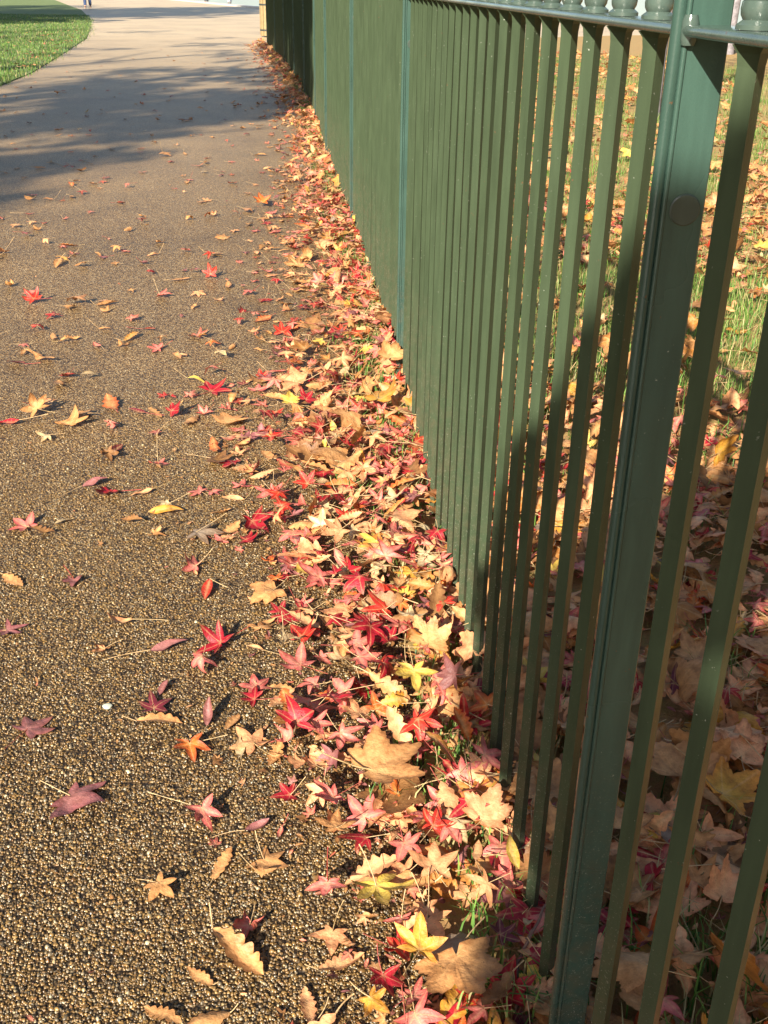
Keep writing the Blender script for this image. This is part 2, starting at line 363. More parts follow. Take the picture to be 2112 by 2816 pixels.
# ------------------------------------------------------------------ leaf generator
def bez(p0, p1, p2, n):
    t = np.linspace(0, 1, n, endpoint=False)[:, None]
    return (1-t)**2*np.array(p0) + 2*t*(1-t)*np.array(p1) + t*t*np.array(p2)
def lobed_outline(lobes, sinus, bulge, base_r, n, r_, teeth=0):
    """lobes: list of (angle deg, length); tip axis is +x. returns outline (closed) and the vein flag of each point"""
    pts = []; vein = []
    L = [(rad(a + r_.normal(0, 6)), l*(1+r_.normal(0, .06))) for a, l in lobes]
    nodes = []
    for i, (a, l) in enumerate(L):
        if i == 0: nodes.append((rad(-172), base_r, 's'))
        nodes.append((a, l, 't'))
        if i < len(L)-1:
            b = L[i+1][0]; nodes.append(((a+b)/2, sinus*(1+r_.normal(0, .08))*(.5*(l+L[i+1][1])), 's'))
    nodes.append((rad(172), base_r, 's'))
    for i in range(len(nodes)-1):
        a0, l0, k0 = nodes[i]; a1, l1, k1 = nodes[i+1]
        p0 = np.array([l0*math.cos(a0), l0*math.sin(a0)]); p1 = np.array([l1*math.cos(a1), l1*math.sin(a1)])
        sa, sl = (a0, l0) if k0 == 's' else (a1, l1)
        ta, tl = (a1, l1) if k0 == 's' else (a0, l0)
        mid = (p0+p1)/2; tip = p1 if k0 == 's' else p0; sn = p0 if k0 == 's' else p1
        nrm = np.array([-(tip-sn)[1], (tip-sn)[0]])
        if np.dot(nrm, mid - tl*.5*np.array([math.cos(ta), math.sin(ta)])) < 0: nrm = -nrm
        c = sn + (tip-sn)*.45 + nrm*bulge
        q = bez(p0, c, p1, n)
        if teeth:
            rr = 1 + teeth*(np.arange(n) % 2)*np.sin(np.linspace(.3, 2.8, n))
            q = q*rr[:, None]
        pts += list(q); vein += [1 if (k0 == 't' and j == 0) else 0 for j in range(n)]
    return np.array(pts), np.array(vein, float)
def leaf_shape(kind, r_, lod):
    """unit leaf in its own plane -> verts (n,2), faces, radial 0..1, vein 0..1"""
    if kind in ('sweetgum', 'plane'):
        n = (6, 3, 2)[lod]
        if kind == 'sweetgum':
            out, ve = lobed_outline([(-118, .60*r_.uniform(.75, 1.15)), (-58, .92*r_.uniform(.85, 1.08)), (0, 1.0), (58, .92*r_.uniform(.85, 1.08)), (118, .60*r_.uniform(.75, 1.15))], .40*r_.uniform(.88, 1.2), r_.uniform(.11, .21), .10, n, r_)
        else:
            out, ve = lobed_outline([(-100, .66), (-50, .92), (0, 1.05), (50, .92), (100, .66)], .64, .10, .16, n, r_, .10 if lod == 0 else 0)
        m = len(out); rings = ((.3, .6, .84, 1.0), (.45, 1.0), (1.0,))[lod]
        V = [np.zeros((1, 2))]; R = [np.zeros(1)]; E = [np.ones(1)]
        for f in rings: V.append(out*f); R.append(np.full(m, f)); E.append(ve*(1.1-f*.6))
        F = [(0, 1+i, 1+(i+1) % m) for i in range(m-1)]
        for k in range(len(rings)-1):
            a, b = 1+k*m, 1+(k+1)*m
            F += [(a+i, b+i, b+i+1) for i in range(m-1)] + [(a+i, b+i+1, a+i+1) for i in range(m-1)]
        return np.concatenate(V), np.array(F), np.concatenate(R), np.concatenate(E)
    # oak or small oval leaf: strips along the midrib, x from 0 to 2
    nx = (30, 15, 8)[lod]; t = np.linspace(0, 1, nx); ny = (5, 3, 3)[lod]
    if kind == 'oak':
        k = 5 + r_.integers(0, 3); ph = r_.uniform(0, 6.28)
        env = np.sin(np.pi*np.clip(t, 0.0, 1)**r_.uniform(.75, 1.0))**.8*r_.uniform(.34, .44)
        dp = r_.uniform(.40, .58); wl = env*(1-dp+dp*np.abs(np.sin(k*np.pi*t))**.8); wr = env*(1-dp+dp*np.abs(np.sin(k*np.pi*t+r_.uniform(.2, 1.2)))**.8)
    else:
        env = np.sin(np.pi*t**.8)**.9*.34; wl = wr = env
    wl = np.maximum(wl, .006); wr = np.maximum(wr, .006)
    s = np.linspace(-1, 1, ny); V = []; R = []; E = []
    for i in range(nx):
        for q in s:
            V.append((2*t[i] + .14*abs(q)*np.sin(np.pi*t[i]), q*(wl[i] if q < 0 else wr[i])*1.05)); R.append(abs(q)*.8 + .2*t[i]); E.append(1.0 if abs(q) < .01 else (.35 if i % 4 == 0 and ny == 5 and abs(q) < .9 else 0))
    F = []
    for i in range(nx-1):
        for j in range(ny-1):
            a = i*ny+j; F += [(a, a+ny, a+ny+1), (a, a+ny+1, a+1)]
    V = np.array(V); V[:, 0] -= .0
    return V, np.array(F), np.array(R), np.array(E)
PAL = {  # name: (inner, edge) base colours
    'crimson': ((.40, .016, .030), (.30, .010, .022)), 'scarlet': ((.52, .045, .020), (.46, .020, .020)),
    'orange': ((.58, .20, .035), (.52, .075, .022)), 'golden': ((.62, .36, .055), (.58, .24, .035)),
    'yellow': ((.68, .50, .10), (.64, .44, .08)), 'cream': ((.68, .55, .34), (.62, .44, .22)),
    'peach': ((.74, .40, .20), (.69, .30, .14)), 'tan': ((.57, .31, .13), (.50, .235, .085)), 'caramel': ((.46, .21, .050), (.38, .15, .035)),
    'brown': ((.28, .145, .055), (.22, .10, .04)), 'pink': ((.66, .25, .19), (.58, .10, .10)),
    'mauve': ((.30, .13, .12), (.25, .075, .085)), 'maroon': ((.17, .022, .035), (.12, .015, .028)),
    'greyish': ((.34, .26, .19), (.28, .20, .14)), 'green_tinged': ((.30, .30, .07), (.50, .36, .08))}
def make_leaf(kind, col, size, yaw, loc, r_, lod=0, tilt=None, curl=None, flip=False, up=None, st=None):
    """returns blade (verts, faces, colours) and stalk (verts, faces) in world space"""
    V, F, Rr, E = leaf_shape(kind, r_, lod)
    s = size if kind in ('sweetgum', 'plane') else size*.5*1.05
    if kind in ('oak', 'oval'): V = V - np.array([1.0, 0])
    x, y = V[:, 0]*s, V[:, 1]*s
    if kind in ('sweetgum', 'plane'):
        ang = np.arctan2(V[:, 1], V[:, 0]); z = size*.07*np.abs(np.sin(ang*2.95))*Rr*r_.uniform(-.6, 1.4)
    else:
        z = np.abs(y)*r_.uniform(.1, .55) + size*.02*np.sin(x/size*14+r_.uniform(0, 6))*np.abs(V[:, 1])
    z = z + size*.03*np.sin(x/size*5+r_.uniform(0, 6.3))*np.sin(y/size*4+r_.uniform(0, 6.3))
    for _k in range(3):                              # crumpling
        fa = r_.uniform(0, 3.14); fq = r_.uniform(4, 11)/size; z = z + size*r_.uniform(.008, .034)*np.sin((x*math.cos(fa)+y*math.sin(fa))*fq + r_.uniform(0, 6))
    c = curl*1.5 if curl is not None else r_.gamma(2.0, .42)*(1 if r_.random() < .75 else -1)
    # bend round one axis, then a little round the other
    for amount, a in ((c, r_.uniform(0, 3.14) if kind in ('sweetgum', 'plane') else r_.choice([1.35, 1.7, .3])), (c*r_.uniform(-.2, .6), r_.uniform(0, 3.14))):
        k = amount/size; ca, sa = math.cos(a), math.sin(a)
        u, w = x*ca+y*sa, -x*sa+y*ca
        if abs(k) > 1e-4:
            th = np.clip(k*u, -2.2, 2.2)
            u2 = np.sin(th)/k - z*np.sin(th); z = (1-np.cos(th))/k + z*np.cos(th); u = u2
        x, y = u*ca-w*sa, u*sa+w*ca
    if flip: z = -z
    t1 = tilt if tilt is not None else abs(r_.normal(0, .16))
    ta = r_.uniform(0, 6.28) if up is None else up
    Rm = Matrix.Rotation(yaw, 3, 'Z') if up is None else Matrix.Rotation(yaw, 3, 'Z')
    axis = Vector((math.sin(ta), -math.cos(ta), 0))
    Mx = np.array(Matrix.Rotation(t1, 3, axis) @ Rm)
    P = np.stack([x, y, z], 1) @ Mx.T
    # stalk
    ts = np.linspace(0, 1, 6 if lod == 0 else 3)[:, None]
    sl = size*(r_.uniform(.75, 1.35) if kind != 'oak' else r_.uniform(.2, .4))
    base = np.array([-s if kind in ('oak', 'oval') else 0, 0, 0.])
    bi = np.argmin(np.abs(V[:, 0]-(-1.0 if kind in ('oak', 'oval') else 0))+np.abs(V[:, 1]))
    dirv = np.array([-1, r_.normal(0, .35), 0]); dirv /= np.linalg.norm(dirv)
    lift = r_.choice([.05, .15, .5, .85], p=[.35, .3, .2, .15])
    if st is not None: lift = st[1]; sl = size*st[3]; a_ = st[0]-yaw; dirv = np.array([math.cos(a_), math.sin(a_), 0])
    S = ts*sl*(dirv*math.cos(lift)) + np.array([0, 1, 0])*(ts**2*sl*r_.normal(0, .16))
    S = S @ np.array(Rm).T + P[bi]
    S[:, 2] += (ts[:, 0]**1.2)*sl*math.sin(lift)
    zmin = P[:, 2].min(); P[:, 2] -= zmin; S[:, 2] -= zmin; S[:, 2] = np.maximum(S[:, 2], .0015)
    P = P + np.array(loc); S = S + np.array(loc)
    w = max(.0007, size*.013); n = 4 if lod == 0 else 3
    SV = []; SF = []
    for i, p in enumerate(S):
        r1 = w*(1.0 if 0 < i < len(S)-1 else 1.25)
        t = S[min(i+1, len(S)-1)]-S[max(i-1, 0)]; t = t/(np.linalg.norm(t)+1e-9)
        a = np.cross(t, [0, 0, 1.]); a = a/(np.linalg.norm(a)+1e-9) if np.linalg.norm(a) > 1e-3 else np.array([1., 0, 0]); b = np.cross(t, a)
        for q in range(n): SV.append(p + r1*(a*math.cos(6.283*q/n)+b*math.sin(6.283*q/n)))
    for i in range(len(S)-1):
        for q in range(n):
            a0, a1, b0, b1 = i*n+q, i*n+(q+1) % n, (i+1)*n+q, (i+1)*n+(q+1) % n; SF += [(a0, b0, b1), (a0, b1, a1)]
    inner, outer = (np.array(c_) for c_ in PAL[col])
    k = np.clip(Rr**1.6 + r_.normal(0, .08, len(Rr)), 0, 1)[:, None]
    C = inner*(1-k) + outer*k
    blotch = .5+.5*np.sin(V[:, 0]*r_.uniform(2, 5)+r_.uniform(0, 6))*np.sin(V[:, 1]*r_.uniform(2, 5)+r_.uniform(0, 6))
    C = C*(0.86+.28*blotch[:, None])*r_.uniform(.88, 1.12)
    vc = np.array([.62, .40, .20]) if col not in ('brown', 'tan', 'greyish', 'mauve') else inner*1.25
    C = C*(1-.55*E[:, None]) + vc*.55*E[:, None]
    rim = np.clip((Rr-.82)/.18, 0, 1)[:, None]*r_.choice([0, .25, .6], p=[.4, .35, .25]); C = C*(1-rim) + np.array([.20, .09, .035])*rim
    sc = np.array([.62, .44, .24]) if r_.random() < .6 else (np.array([.42, .10, .08]) if col in ('crimson', 'scarlet', 'pink', 'maroon', 'mauve', 'orange') else np.array([.50, .36, .18]))
    if st is not None: sc = np.array([.66, .50, .28]) if st[2] == 'p' else np.array([.45, .07, .06])
    return (P, F, np.clip(C, 0, 1)), (np.array(SV), np.array(SF), np.tile(sc, (len(SV), 1)))
# ------------------------------------------------------------------ where leaves lie
LE = np.array([(.3, .12), (.95, .06), (1.12, .06), (1.31, -.03), (1.55, -.08), (2.08, -.02), (2.38, -.15), (3.0, -.23), (3.6, -.10), (4.2, .0), (5.8, -.09), (6.7, -.17), (9.1, -.15), (12.2, -.34), (16, -.55), (23, -1.12), (27, -1.5)])
def litter_x(y): return float(np.interp(y, LE[:, 0], LE[:, 1]))
def heap(x, y):
    """height of the bed of leaves"""
    fx = fence_x(y); lx = litter_x(y)
    if x < lx: return 0.004
    if x < fx: return .005 + .035*min(1, (x-lx)/(fx-lx)*1.4)*(1 + .5*math.sin(y*3.1+x*9))
    return .028 + .012*math.sin(x*5+y*4)
def at_px(dx, dy, z=0.0): return ground(dx*PIX_W/1659, dy*PIX_W/1659, z)
# (x, y in the picture, kind, colour, width there, direction of the tip there, pose, label)
HERO = [
 (152, 1722, 'sweetgum', 'mauve', 150, -25, {'st': (155, 0.05, 'p', 1.0), 'curl': .25, 'tilt': .05}, 'dusky pink star leaf lying flat on bare gravel, lower left of the path'),
 (438, 1765, 'sweetgum', 'pink', 105, -60, {'st': (166, 0.06, 'p', 2.1), 'curl': .9, 'tilt': .45, 'up': 2.2}, 'folded pink star leaf on gravel with its long pale stalk stretched to the left'),
 (556, 1788, 'oval', 'mauve', 60, 20, {'curl': .6}, 'small crumpled mottled pink leaf scrap alone on gravel near the litter edge'),
 (410, 1612, 'sweetgum', 'orange', 100, -80, {'st': (8, 0.1, 'p', 1.5), 'curl': .35, 'tilt': .25, 'up': 2.0}, 'flame orange star leaf with yellow middle lying on the gravel'),
 (452, 1552, 'oval', 'mauve', 62, 70, {'curl': .5, 'tilt': .8, 'up': 1.2}, 'mauve leaf standing on edge just behind the flame orange star leaf'),
 (503, 1562, 'oak', 'tan', 62, 50, {'curl': .4, 'tilt': .2}, 'small tan lobed leaf right of the flame orange star leaf'),
 (333, 1532, 'sweetgum', 'maroon', 88, 85, {'curl': .2, 'tilt': .05}, 'dark maroon star leaf lying flat on the gravel'),
 (352, 1490, 'oval', 'mauve', 46, 50, {'curl': .6}, 'small dull pink leaf touching the tip of the dark maroon star leaf'),
 (345, 1562, 'oak', 'tan', 95, 0, {'curl': .3, 'tilt': .05}, 'narrow tan oak leaf directly below the dark maroon star leaf'),
 (60, 1577, 'sweetgum', 'mauve', 105, 30, {'curl': .3, 'tilt': .1}, 'pinkish tan star leaf at the left edge, above the flat dusky pink one'),
 (478, 1400, 'sweetgum', 'crimson', 105, 160, {'st': (25, 0.1, 'r', 1.2), 'curl': .8, 'tilt': .35, 'up': 1.2}, 'crimson star leaf on gravel with one lobe standing up and a dark shadow'),
 (366, 1398, 'oval', 'mauve', 78, 10, {'curl': 1.1}, 'curled mauve leaf left of the crimson star leaf with a raised lobe'),
 (258, 1345, 'oval', 'peach', 70, 175, {'curl': 1.6, 'tilt': .3}, 'pale tan leaf curled into a trough, alone in the middle of the gravel'),
 (160, 1252, 'sweetgum', 'mauve', 62, -90, {'st': (130, 0.3, 'r', 1.3), 'curl': .9, 'tilt': .15}, 'brownish mauve star leaf arched over its shadow with a thin red stalk'),
 (28, 1255, 'oak', 'tan', 70, -30, {'curl': .5, 'tilt': .1}, 'tan lobed oak leaf at the left edge, left of the arched brownish mauve leaf'),
 (14, 1362, 'sweetgum', 'mauve', 82, -20, {'curl': .6, 'tilt': .2}, 'brownish pink star leaf cut by the left edge of the picture'),
 (447, 1278, 'oval', 'scarlet', 64, -110, {'st': (-35, 0.1, 'p', 1.0), 'curl': .6, 'tilt': .35, 'up': 2.0}, 'small orange red leaf with a pale stalk, in the middle of the path'),
 (424, 1225, 'sweetgum', 'pink', 82, 170, {'curl': .9, 'tilt': .1}, 'dull pink folded leaf just above the small orange red leaf'),
 (480, 1868, 'oak', 'tan', 88, 58, {'curl': .35, 'tilt': .08}, 'tan oak leaf with wavy lobes pointing away, alone on lower gravel'),
 (514, 2065, 'oak', 'tan', 150, -38, {'curl': .35, 'tilt': .18, 'up': 1.5}, 'largest tan oak leaf on the lower gravel with a deep black shadow'),
 (432, 2112, 'oak', 'tan', 70, 150, {'curl': .4, 'tilt': .15}, 'small tan oak leaf left of the largest tan oak leaf'),
 (352, 2196, 'oak', 'tan', 95, 155, {'curl': .4, 'tilt': .15}, 'tan oak leaf cut by the bottom edge of the picture, left part'),
 (665, 2178, 'oak', 'peach', 95, 100, {'st': (40, 0.25, 'p', 0.9), 'curl': .3, 'tilt': .12}, 'peach tan oak leaf at the bottom edge with a pale stalk to the right'),
 (738, 2085, 'oak', 'peach', 105, 20, {'curl': .4, 'tilt': .1}, 'broad pale tan leaf on gravel left of the big orange and yellow leaf'),
 (605, 1800, 'oval', 'pink', 32, -110, {'curl': .5}, 'tiny pink leaf scrap right of the crumpled mottled pink scrap'),
 (424, 1160, 'sweetgum', 'greyish', 105, 0, {'st': (25, 0.15, 'p', 1.5), 'curl': .3, 'flip': 1}, 'greyish tan star leaf lying face down near the bright crimson curled leaf'),
 (545, 1130, 'sweetgum', 'crimson', 112, -30, {'curl': .8, 'tilt': .3, 'up': 2.5}, 'bright crimson curled leaf where the gravel meets the litter bulge'),
 (360, 1106, 'oval', 'golden', 72, 0, {'st': (15, 0.1, 'p', 1.3), 'curl': .9, 'tilt': .3}, 'yellow tan rolled leaf on gravel, left of the bright crimson curled leaf'),
 (58, 1140, 'sweetgum', 'pink', 85, 150, {'curl': .5}, 'dull pink leaf near the left edge overlapping a brown leaf'),
 (92, 1148, 'oak', 'brown', 62, -10, {'curl': .5}, 'brown leaf overlapped by the dull pink leaf near the left edge'),
 (140, 1127, 'oval', 'cream', 44, 20, {'curl': .7}, 'small cream leaf right of the dull pink and brown pair near the left edge'),
 (240, 1062, 'sweetgum', 'crimson', 82, -150, {'st': (0, 0.1, 'r', 1.3), 'curl': .6, 'tilt': .2}, 'crimson star leaf in the left half of the path beneath a mauve one'),
 (206, 1046, 'oval', 'mauve', 55, 10, {'curl': .5}, 'mauve leaf touching the upper left of a crimson star leaf on the path'),
 (233, 985, 'sweetgum', 'brown', 62, -60, {'curl': 1.2, 'tilt': .7, 'up': 1.8}, 'orange brown leaf standing upright on the gravel, left half of the path'),
 (250, 972, 'oval', 'maroon', 45, 30, {'curl': .6}, 'purple leaf tucked behind the upright orange brown leaf'),
 (342, 1000, 'sweetgum', 'pink', 54, -90, {'st': (110, 1.3, 'p', 2.0), 'curl': 1.0, 'tilt': .1}, 'pale pink leaf with its stalk standing straight up on the gravel'),
 (82, 895, 'sweetgum', 'tan', 80, 150, {'curl': .9, 'tilt': .6, 'up': 1.6}, 'tan leaf tilted upright near the left edge with a long black shadow'),
 (150, 920, 'sweetgum', 'tan', 90, 40, {'curl': 1.0}, 'pale tan twisted leaf just right of the tilted tan leaf'),
 (12, 915, 'oval', 'crimson', 62, 180, {'curl': .5}, 'red leaf at the left edge beside the tilted tan leaf'),
 (372, 895, 'sweetgum', 'crimson', 60, 10, {'curl': .9, 'tilt': .5, 'up': 1.0}, 'red and cream twisted leaf right of centre path, with a purple leaf at its left'),
 (296, 890, 'oval', 'maroon', 44, 170, {'curl': .3}, 'flat purple leaf left of the red and cream twisted leaf'),
 (335, 893, 'oak', 'tan', 55, -30, {'curl': .4}, 'tan oak leaf between the flat purple leaf and the red and cream twisted leaf'),
 (455, 846, 'sweetgum', 'crimson', 90, 20, {'curl': .4, 'tilt': .1}, 'wide crimson star leaf at the outer tip of the litter bulge'),
 (490, 915, 'plane', 'tan', 100, 20, {'curl': .4, 'tilt': .1}, 'broad tan leaf below the wide crimson star leaf'),
 (195, 816, 'oval', 'cream', 46, 15, {'curl': .9}, 'cream curled leaf on gravel, upper left half'),
 (425, 824, 'oval', 'yellow', 46, -10, {'curl': .5}, 'small yellow leaf above the wide crimson star leaf'),
 (455, 598, 'sweetgum', 'scarlet', 46, 80, {'curl': .8, 'tilt': .9, 'up': 1.5}, 'bright scarlet leaf standing upright in the middle distance'),
 (75, 653, 'sweetgum', 'scarlet', 60, 160, {'curl': .7, 'tilt': .6, 'up': 1.5}, 'orange red leaf standing up near the left edge in the middle distance'),
 (346, 640, 'sweetgum', 'pink', 52, 0, {'st': (150, 0.8, 'p', 1.4), 'curl': .6, 'tilt': .2}, 'pink and red leaf with a raised stalk, left of the scarlet upright leaf'),
 (610, 722, 'sweetgum', 'scarlet', 60, 90, {'curl': .4, 'tilt': .5, 'up': 1.7}, 'orange red star leaf tilted to the viewer beside the litter'),
 (342, 755, 'sweetgum', 'pink', 48, 180, {'curl': .5, 'tilt': .2}, 'coral pink star leaf alone on gravel in mid path'),
 (35, 785, 'oval', 'maroon', 48, 170, {'curl': .2}, 'flat purple leaf at the left edge in the middle distance'),
 (285, 1127, 'oak', 'brown', 55, 170, {'curl': .4}, 'brown oak leaf below and right of the crimson and mauve pair'),
 (150, 735, 'oak', 'tan', 48, 10, {'curl': .5}, 'small tan leaf in the left half, above the cream curled leaf'),
 (265, 748, 'sweetgum', 'tan', 40, 30, {'curl': .6}, 'tan leaf left of the coral pink star leaf'),
 (210, 748, 'oval', 'pink', 38, 150, {'curl': .6}, 'pink rolled leaf left of the tan leaf beside the coral pink star leaf'),
 (600, 805, 'oval', 'pink', 40, 10, {'curl': .5}, 'dull pink oval leaf above the litter bulge'),
 # in the bed of leaves
 (800, 1665, 'plane', 'tan', 235, 25, {'curl': .35, 'tilt': .12, 'lift': .03}, 'big golden tan plane leaf spread open on the edge of the litter'),
 (722, 1722, 'sweetgum', 'pink', 110, 200, {'curl': .5, 'tilt': .25, 'lift': .02}, 'pink leaf poking out from under the big golden tan plane leaf'),
 (726, 1792, 'sweetgum', 'tan', 100, 100, {'curl': .3, 'tilt': .2, 'lift': .01}, 'pale pinkish tan star leaf below the big golden tan plane leaf'),
 (812, 1925, 'sweetgum', 'yellow', 165, -60, {'curl': .4, 'tilt': .25, 'lift': .015}, 'large pale yellow leaf with a pointed lobe hanging over the gravel'),
 (708, 1908, 'sweetgum', 'pink', 98, -100, {'st': (95, 0.4, 'r', 1.4), 'curl': .4, 'tilt': .15, 'lift': .02}, 'rosy star leaf left of the large pale yellow leaf with a red stalk'),
 (640, 1570, 'sweetgum', 'crimson', 112, 110, {'curl': .9, 'tilt': .6, 'up': 1.7, 'lift': .01}, 'crimson leaf standing at the left tip of the litter clump'),
 (722, 1522, 'sweetgum', 'crimson', 120, 40, {'curl': .6, 'tilt': .35, 'lift': .02}, 'large red leaf with a long lobe, up right of the standing crimson leaf'),
 (622, 1520, 'oak', 'orange', 80, 120, {'curl': .4, 'tilt': .2, 'lift': .01}, 'orange brown oak leaf above the standing crimson leaf'),
 (596, 1632, 'oak', 'tan', 80, -120, {'curl': .5, 'tilt': .1}, 'tan oak leaf on the gravel at the lower left of the litter clump'),
 (628, 1718, 'sweetgum', 'crimson', 80, 190, {'curl': .8, 'tilt': .2}, 'dark red pointed leaf left of the pink leaf under the big plane leaf'),
 (735, 1590, 'sweetgum', 'pink', 110, -20, {'curl': .5, 'tilt': .3, 'lift': .025}, 'salmon leaf with spotted face right of the standing crimson leaf'),
 (1012, 1742, 'sweetgum', 'crimson', 95, -60, {'curl': .5, 'tilt': .6, 'up': 1.7, 'lift': .02}, 'crimson star leaf against the dark bars near the fence foot'),
 (935, 1790, 'sweetgum', 'scarlet', 95, 70, {'curl': .7, 'tilt': .5, 'up': 1.8, 'lift': .02}, 'bright red folded leaf left of the crimson star leaf at the fence foot'),
 (1040, 1775, 'plane', 'peach', 130, 60, {'curl': .3, 'tilt': .35, 'up': 1.7, 'lift': .015}, 'peach plane leaf with black specks leaning on the fence foot'),
 (893, 1460, 'sweetgum', 'yellow', 105, -70, {'curl': .5, 'tilt': .3, 'lift': .03}, 'yellow star leaf catching the sun in the middle of the litter'),
 (612, 1395, 'sweetgum', 'cream', 78, 30, {'st': (80, 0.6, 'p', 1.4), 'curl': .8, 'tilt': .35, 'lift': .01}, 'cream leaf with a black shadow at the litter edge'),
 (884, 1336, 'sweetgum', 'cream', 84, 80, {'curl': .6, 'tilt': .35, 'lift': .03}, 'cream white leaf shining in the litter above the yellow star leaf'),
 (655, 1238, 'sweetgum', 'yellow', 66, 120, {'curl': .8, 'tilt': .3, 'lift': .01}, 'small yellow leaf at the litter edge beside a red one'),
 (725, 1242, 'sweetgum', 'crimson', 62, 20, {'curl': .6, 'tilt': .4, 'lift': .02}, 'crimson leaf right of the small yellow leaf at the litter edge'),
 (828, 2118, 'sweetgum', 'crimson', 110, -80, {'curl': .6, 'tilt': .4, 'lift': .03}, 'blood red star leaf at the bottom, over a dark gold leaf'),
 (905, 2060, 'sweetgum', 'golden', 150, 80, {'curl': .6, 'tilt': .4, 'up': 1.7, 'lift': .035}, 'orange and gold leaf with raised lobes beside the blood red star leaf'),
 (985, 2075, 'plane', 'tan', 220, -70, {'curl': .25, 'tilt': .15, 'lift': .02}, 'large dull tan plane leaf flat under the orange and gold leaf'),
 (800, 2160, 'sweetgum', 'golden', 90, -40, {'curl': .4, 'tilt': .2, 'lift': .012}, 'dark gold leaf under the blood red star leaf at the bottom'),
 (1106, 1850, 'oval', 'yellow', 75, -60, {'curl': .7, 'tilt': .5, 'up': 2.0, 'lift': .03}, 'slim bright yellow leaf leaning against the bars'),
 (940, 1880, 'sweetgum', 'peach', 125, 100, {'curl': .35, 'tilt': .25, 'lift': .02}, 'peach star leaf right of the large pale yellow leaf'),
 (872, 1830, 'sweetgum', 'pink', 95, -40, {'curl': .7, 'tilt': .35, 'lift': .03}, 'crumpled pink red leaf above the large pale yellow leaf'),
 (1080, 2020, 'sweetgum', 'maroon', 95, 30, {'curl': .6, 'tilt': .3, 'lift': .02}, 'dark crimson leaf in shade between the bars and the dull tan plane leaf'),
 (1075, 2150, 'oak', 'brown', 120, -130, {'curl': .5, 'tilt': .2, 'lift': .02}, 'brown oak leaf in the bottom corner left of the broad post'),
 (868, 1985, 'sweetgum', 'pink', 80, 250, {'curl': .6, 'tilt': .3, 'lift': .02}, 'pale pink leaf under the pointed lobe of the large pale yellow leaf'),
 (672, 992, 'plane', 'brown', 105, 170, {'curl': .9, 'tilt': .3, 'lift': .01}, 'brown rolled plane leaf at the litter edge'),
 (628, 872, 'plane', 'yellow', 52, 100, {'curl': .4, 'tilt': .4, 'up': 1.7, 'lift': .015}, 'bright yellow leaf in the litter next to a crimson one'),
 (660, 866, 'sweetgum', 'crimson', 55, 30, {'curl': .6, 'tilt': .4, 'lift': .015}, 'crimson leaf right of the bright yellow leaf in the litter'),
 (820, 868, 'plane', 'golden', 110, 20, {'curl': .6, 'tilt': .3, 'lift': .03}, 'large golden tan plane leaf leaning on the fence, middle distance'),
 (845, 775, 'plane', 'tan', 85, 50, {'curl': .6, 'tilt': .5, 'up': 1.7, 'lift': .04}, 'tan plane leaf propped up against the fence above the golden tan one'),
 (664, 1050, 'sweetgum', 'scarlet', 62, 150, {'curl': .8, 'tilt': .6, 'up': 1.7, 'lift': .01}, 'scarlet leaf standing up at the litter edge'),
 (692, 1138, 'sweetgum', 'cream', 80, 60, {'curl': .6, 'tilt': .3, 'lift': .01}, 'cream leaf with dark notches below the scarlet standing leaf'),
 (832, 1205, 'sweetgum', 'pink', 100, 30, {'curl': .5, 'tilt': .3, 'lift': .03}, 'deep pink leaf in the middle of the litter'),
 (775, 1420, 'sweetgum', 'pink', 95, -10, {'curl': .5, 'tilt': .2, 'lift': .02}, 'rose red leaf left of the yellow star leaf'),
 (720, 735, 'sweetgum', 'crimson', 80, 20, {'curl': .6, 'tilt': .4, 'lift': .02}, 'large crimson leaf in the litter, far above the bright yellow one'),
 (565, 438, 'sweetgum', 'orange', 50, 90, {'curl': .6, 'tilt': .5, 'up': 1.7, 'lift': .0}, 'orange leaf standing at the litter edge far along the path'),
 (735, 1150, 'sweetgum', 'peach', 90, 200, {'curl': .4, 'tilt': .2, 'lift': .02}, 'peach pink leaf right of the cream leaf with dark notches'),
 (650, 1440, 'sweetgum', 'pink', 105, 160, {'curl': .4, 'tilt': .15, 'lift': .01}, 'faded pink leaf below the cream leaf at the litter edge'),
 (925, 1395, 'plane', 'tan', 120, 70, {'curl': .5, 'tilt': .4, 'up': 1.7, 'lift': .03}, 'tan plane leaf with a wavy edge leaning at the fence foot'),
 (1500, 1430, 'plane', 'tan', 130, 60, {'curl': .4, 'tilt': .2, 'lift': .03}, 'tan plane leaf behind the fence right of the broad post'),
 (1470, 1680, 'plane', 'tan', 200, 70, {'curl': .3, 'tilt': .15, 'lift': .03}, 'big veined tan plane leaf behind the bars right of the broad post'),
 (1560, 1720, 'plane', 'golden', 170, 30, {'curl': .5, 'tilt': .2, 'lift': .03}, 'golden brown plane leaf behind the bars at the right side'),
 (1345, 1790, 'plane', 'tan', 150, 80, {'curl': .5, 'tilt': .2, 'lift': .03}, 'tan plane leaf seen in the gap just right of the broad post'),
 (1560, 1940, 'plane', 'peach', 140, 100, {'curl': .9, 'tilt': .4, 'lift': .04}, 'pale curled plane leaf in a sun patch behind the bars'),
 (1600, 1640, 'plane', 'peach', 150, 90, {'curl': .4, 'tilt': .4, 'up': 1.7, 'lift': .04}, 'pale peach plane leaf lit at the right edge behind the bars'),
]
r0 = np.random.default_rng(21)
leaves = []            # dicts: kind, colour, size, yaw, loc, seed, options, label
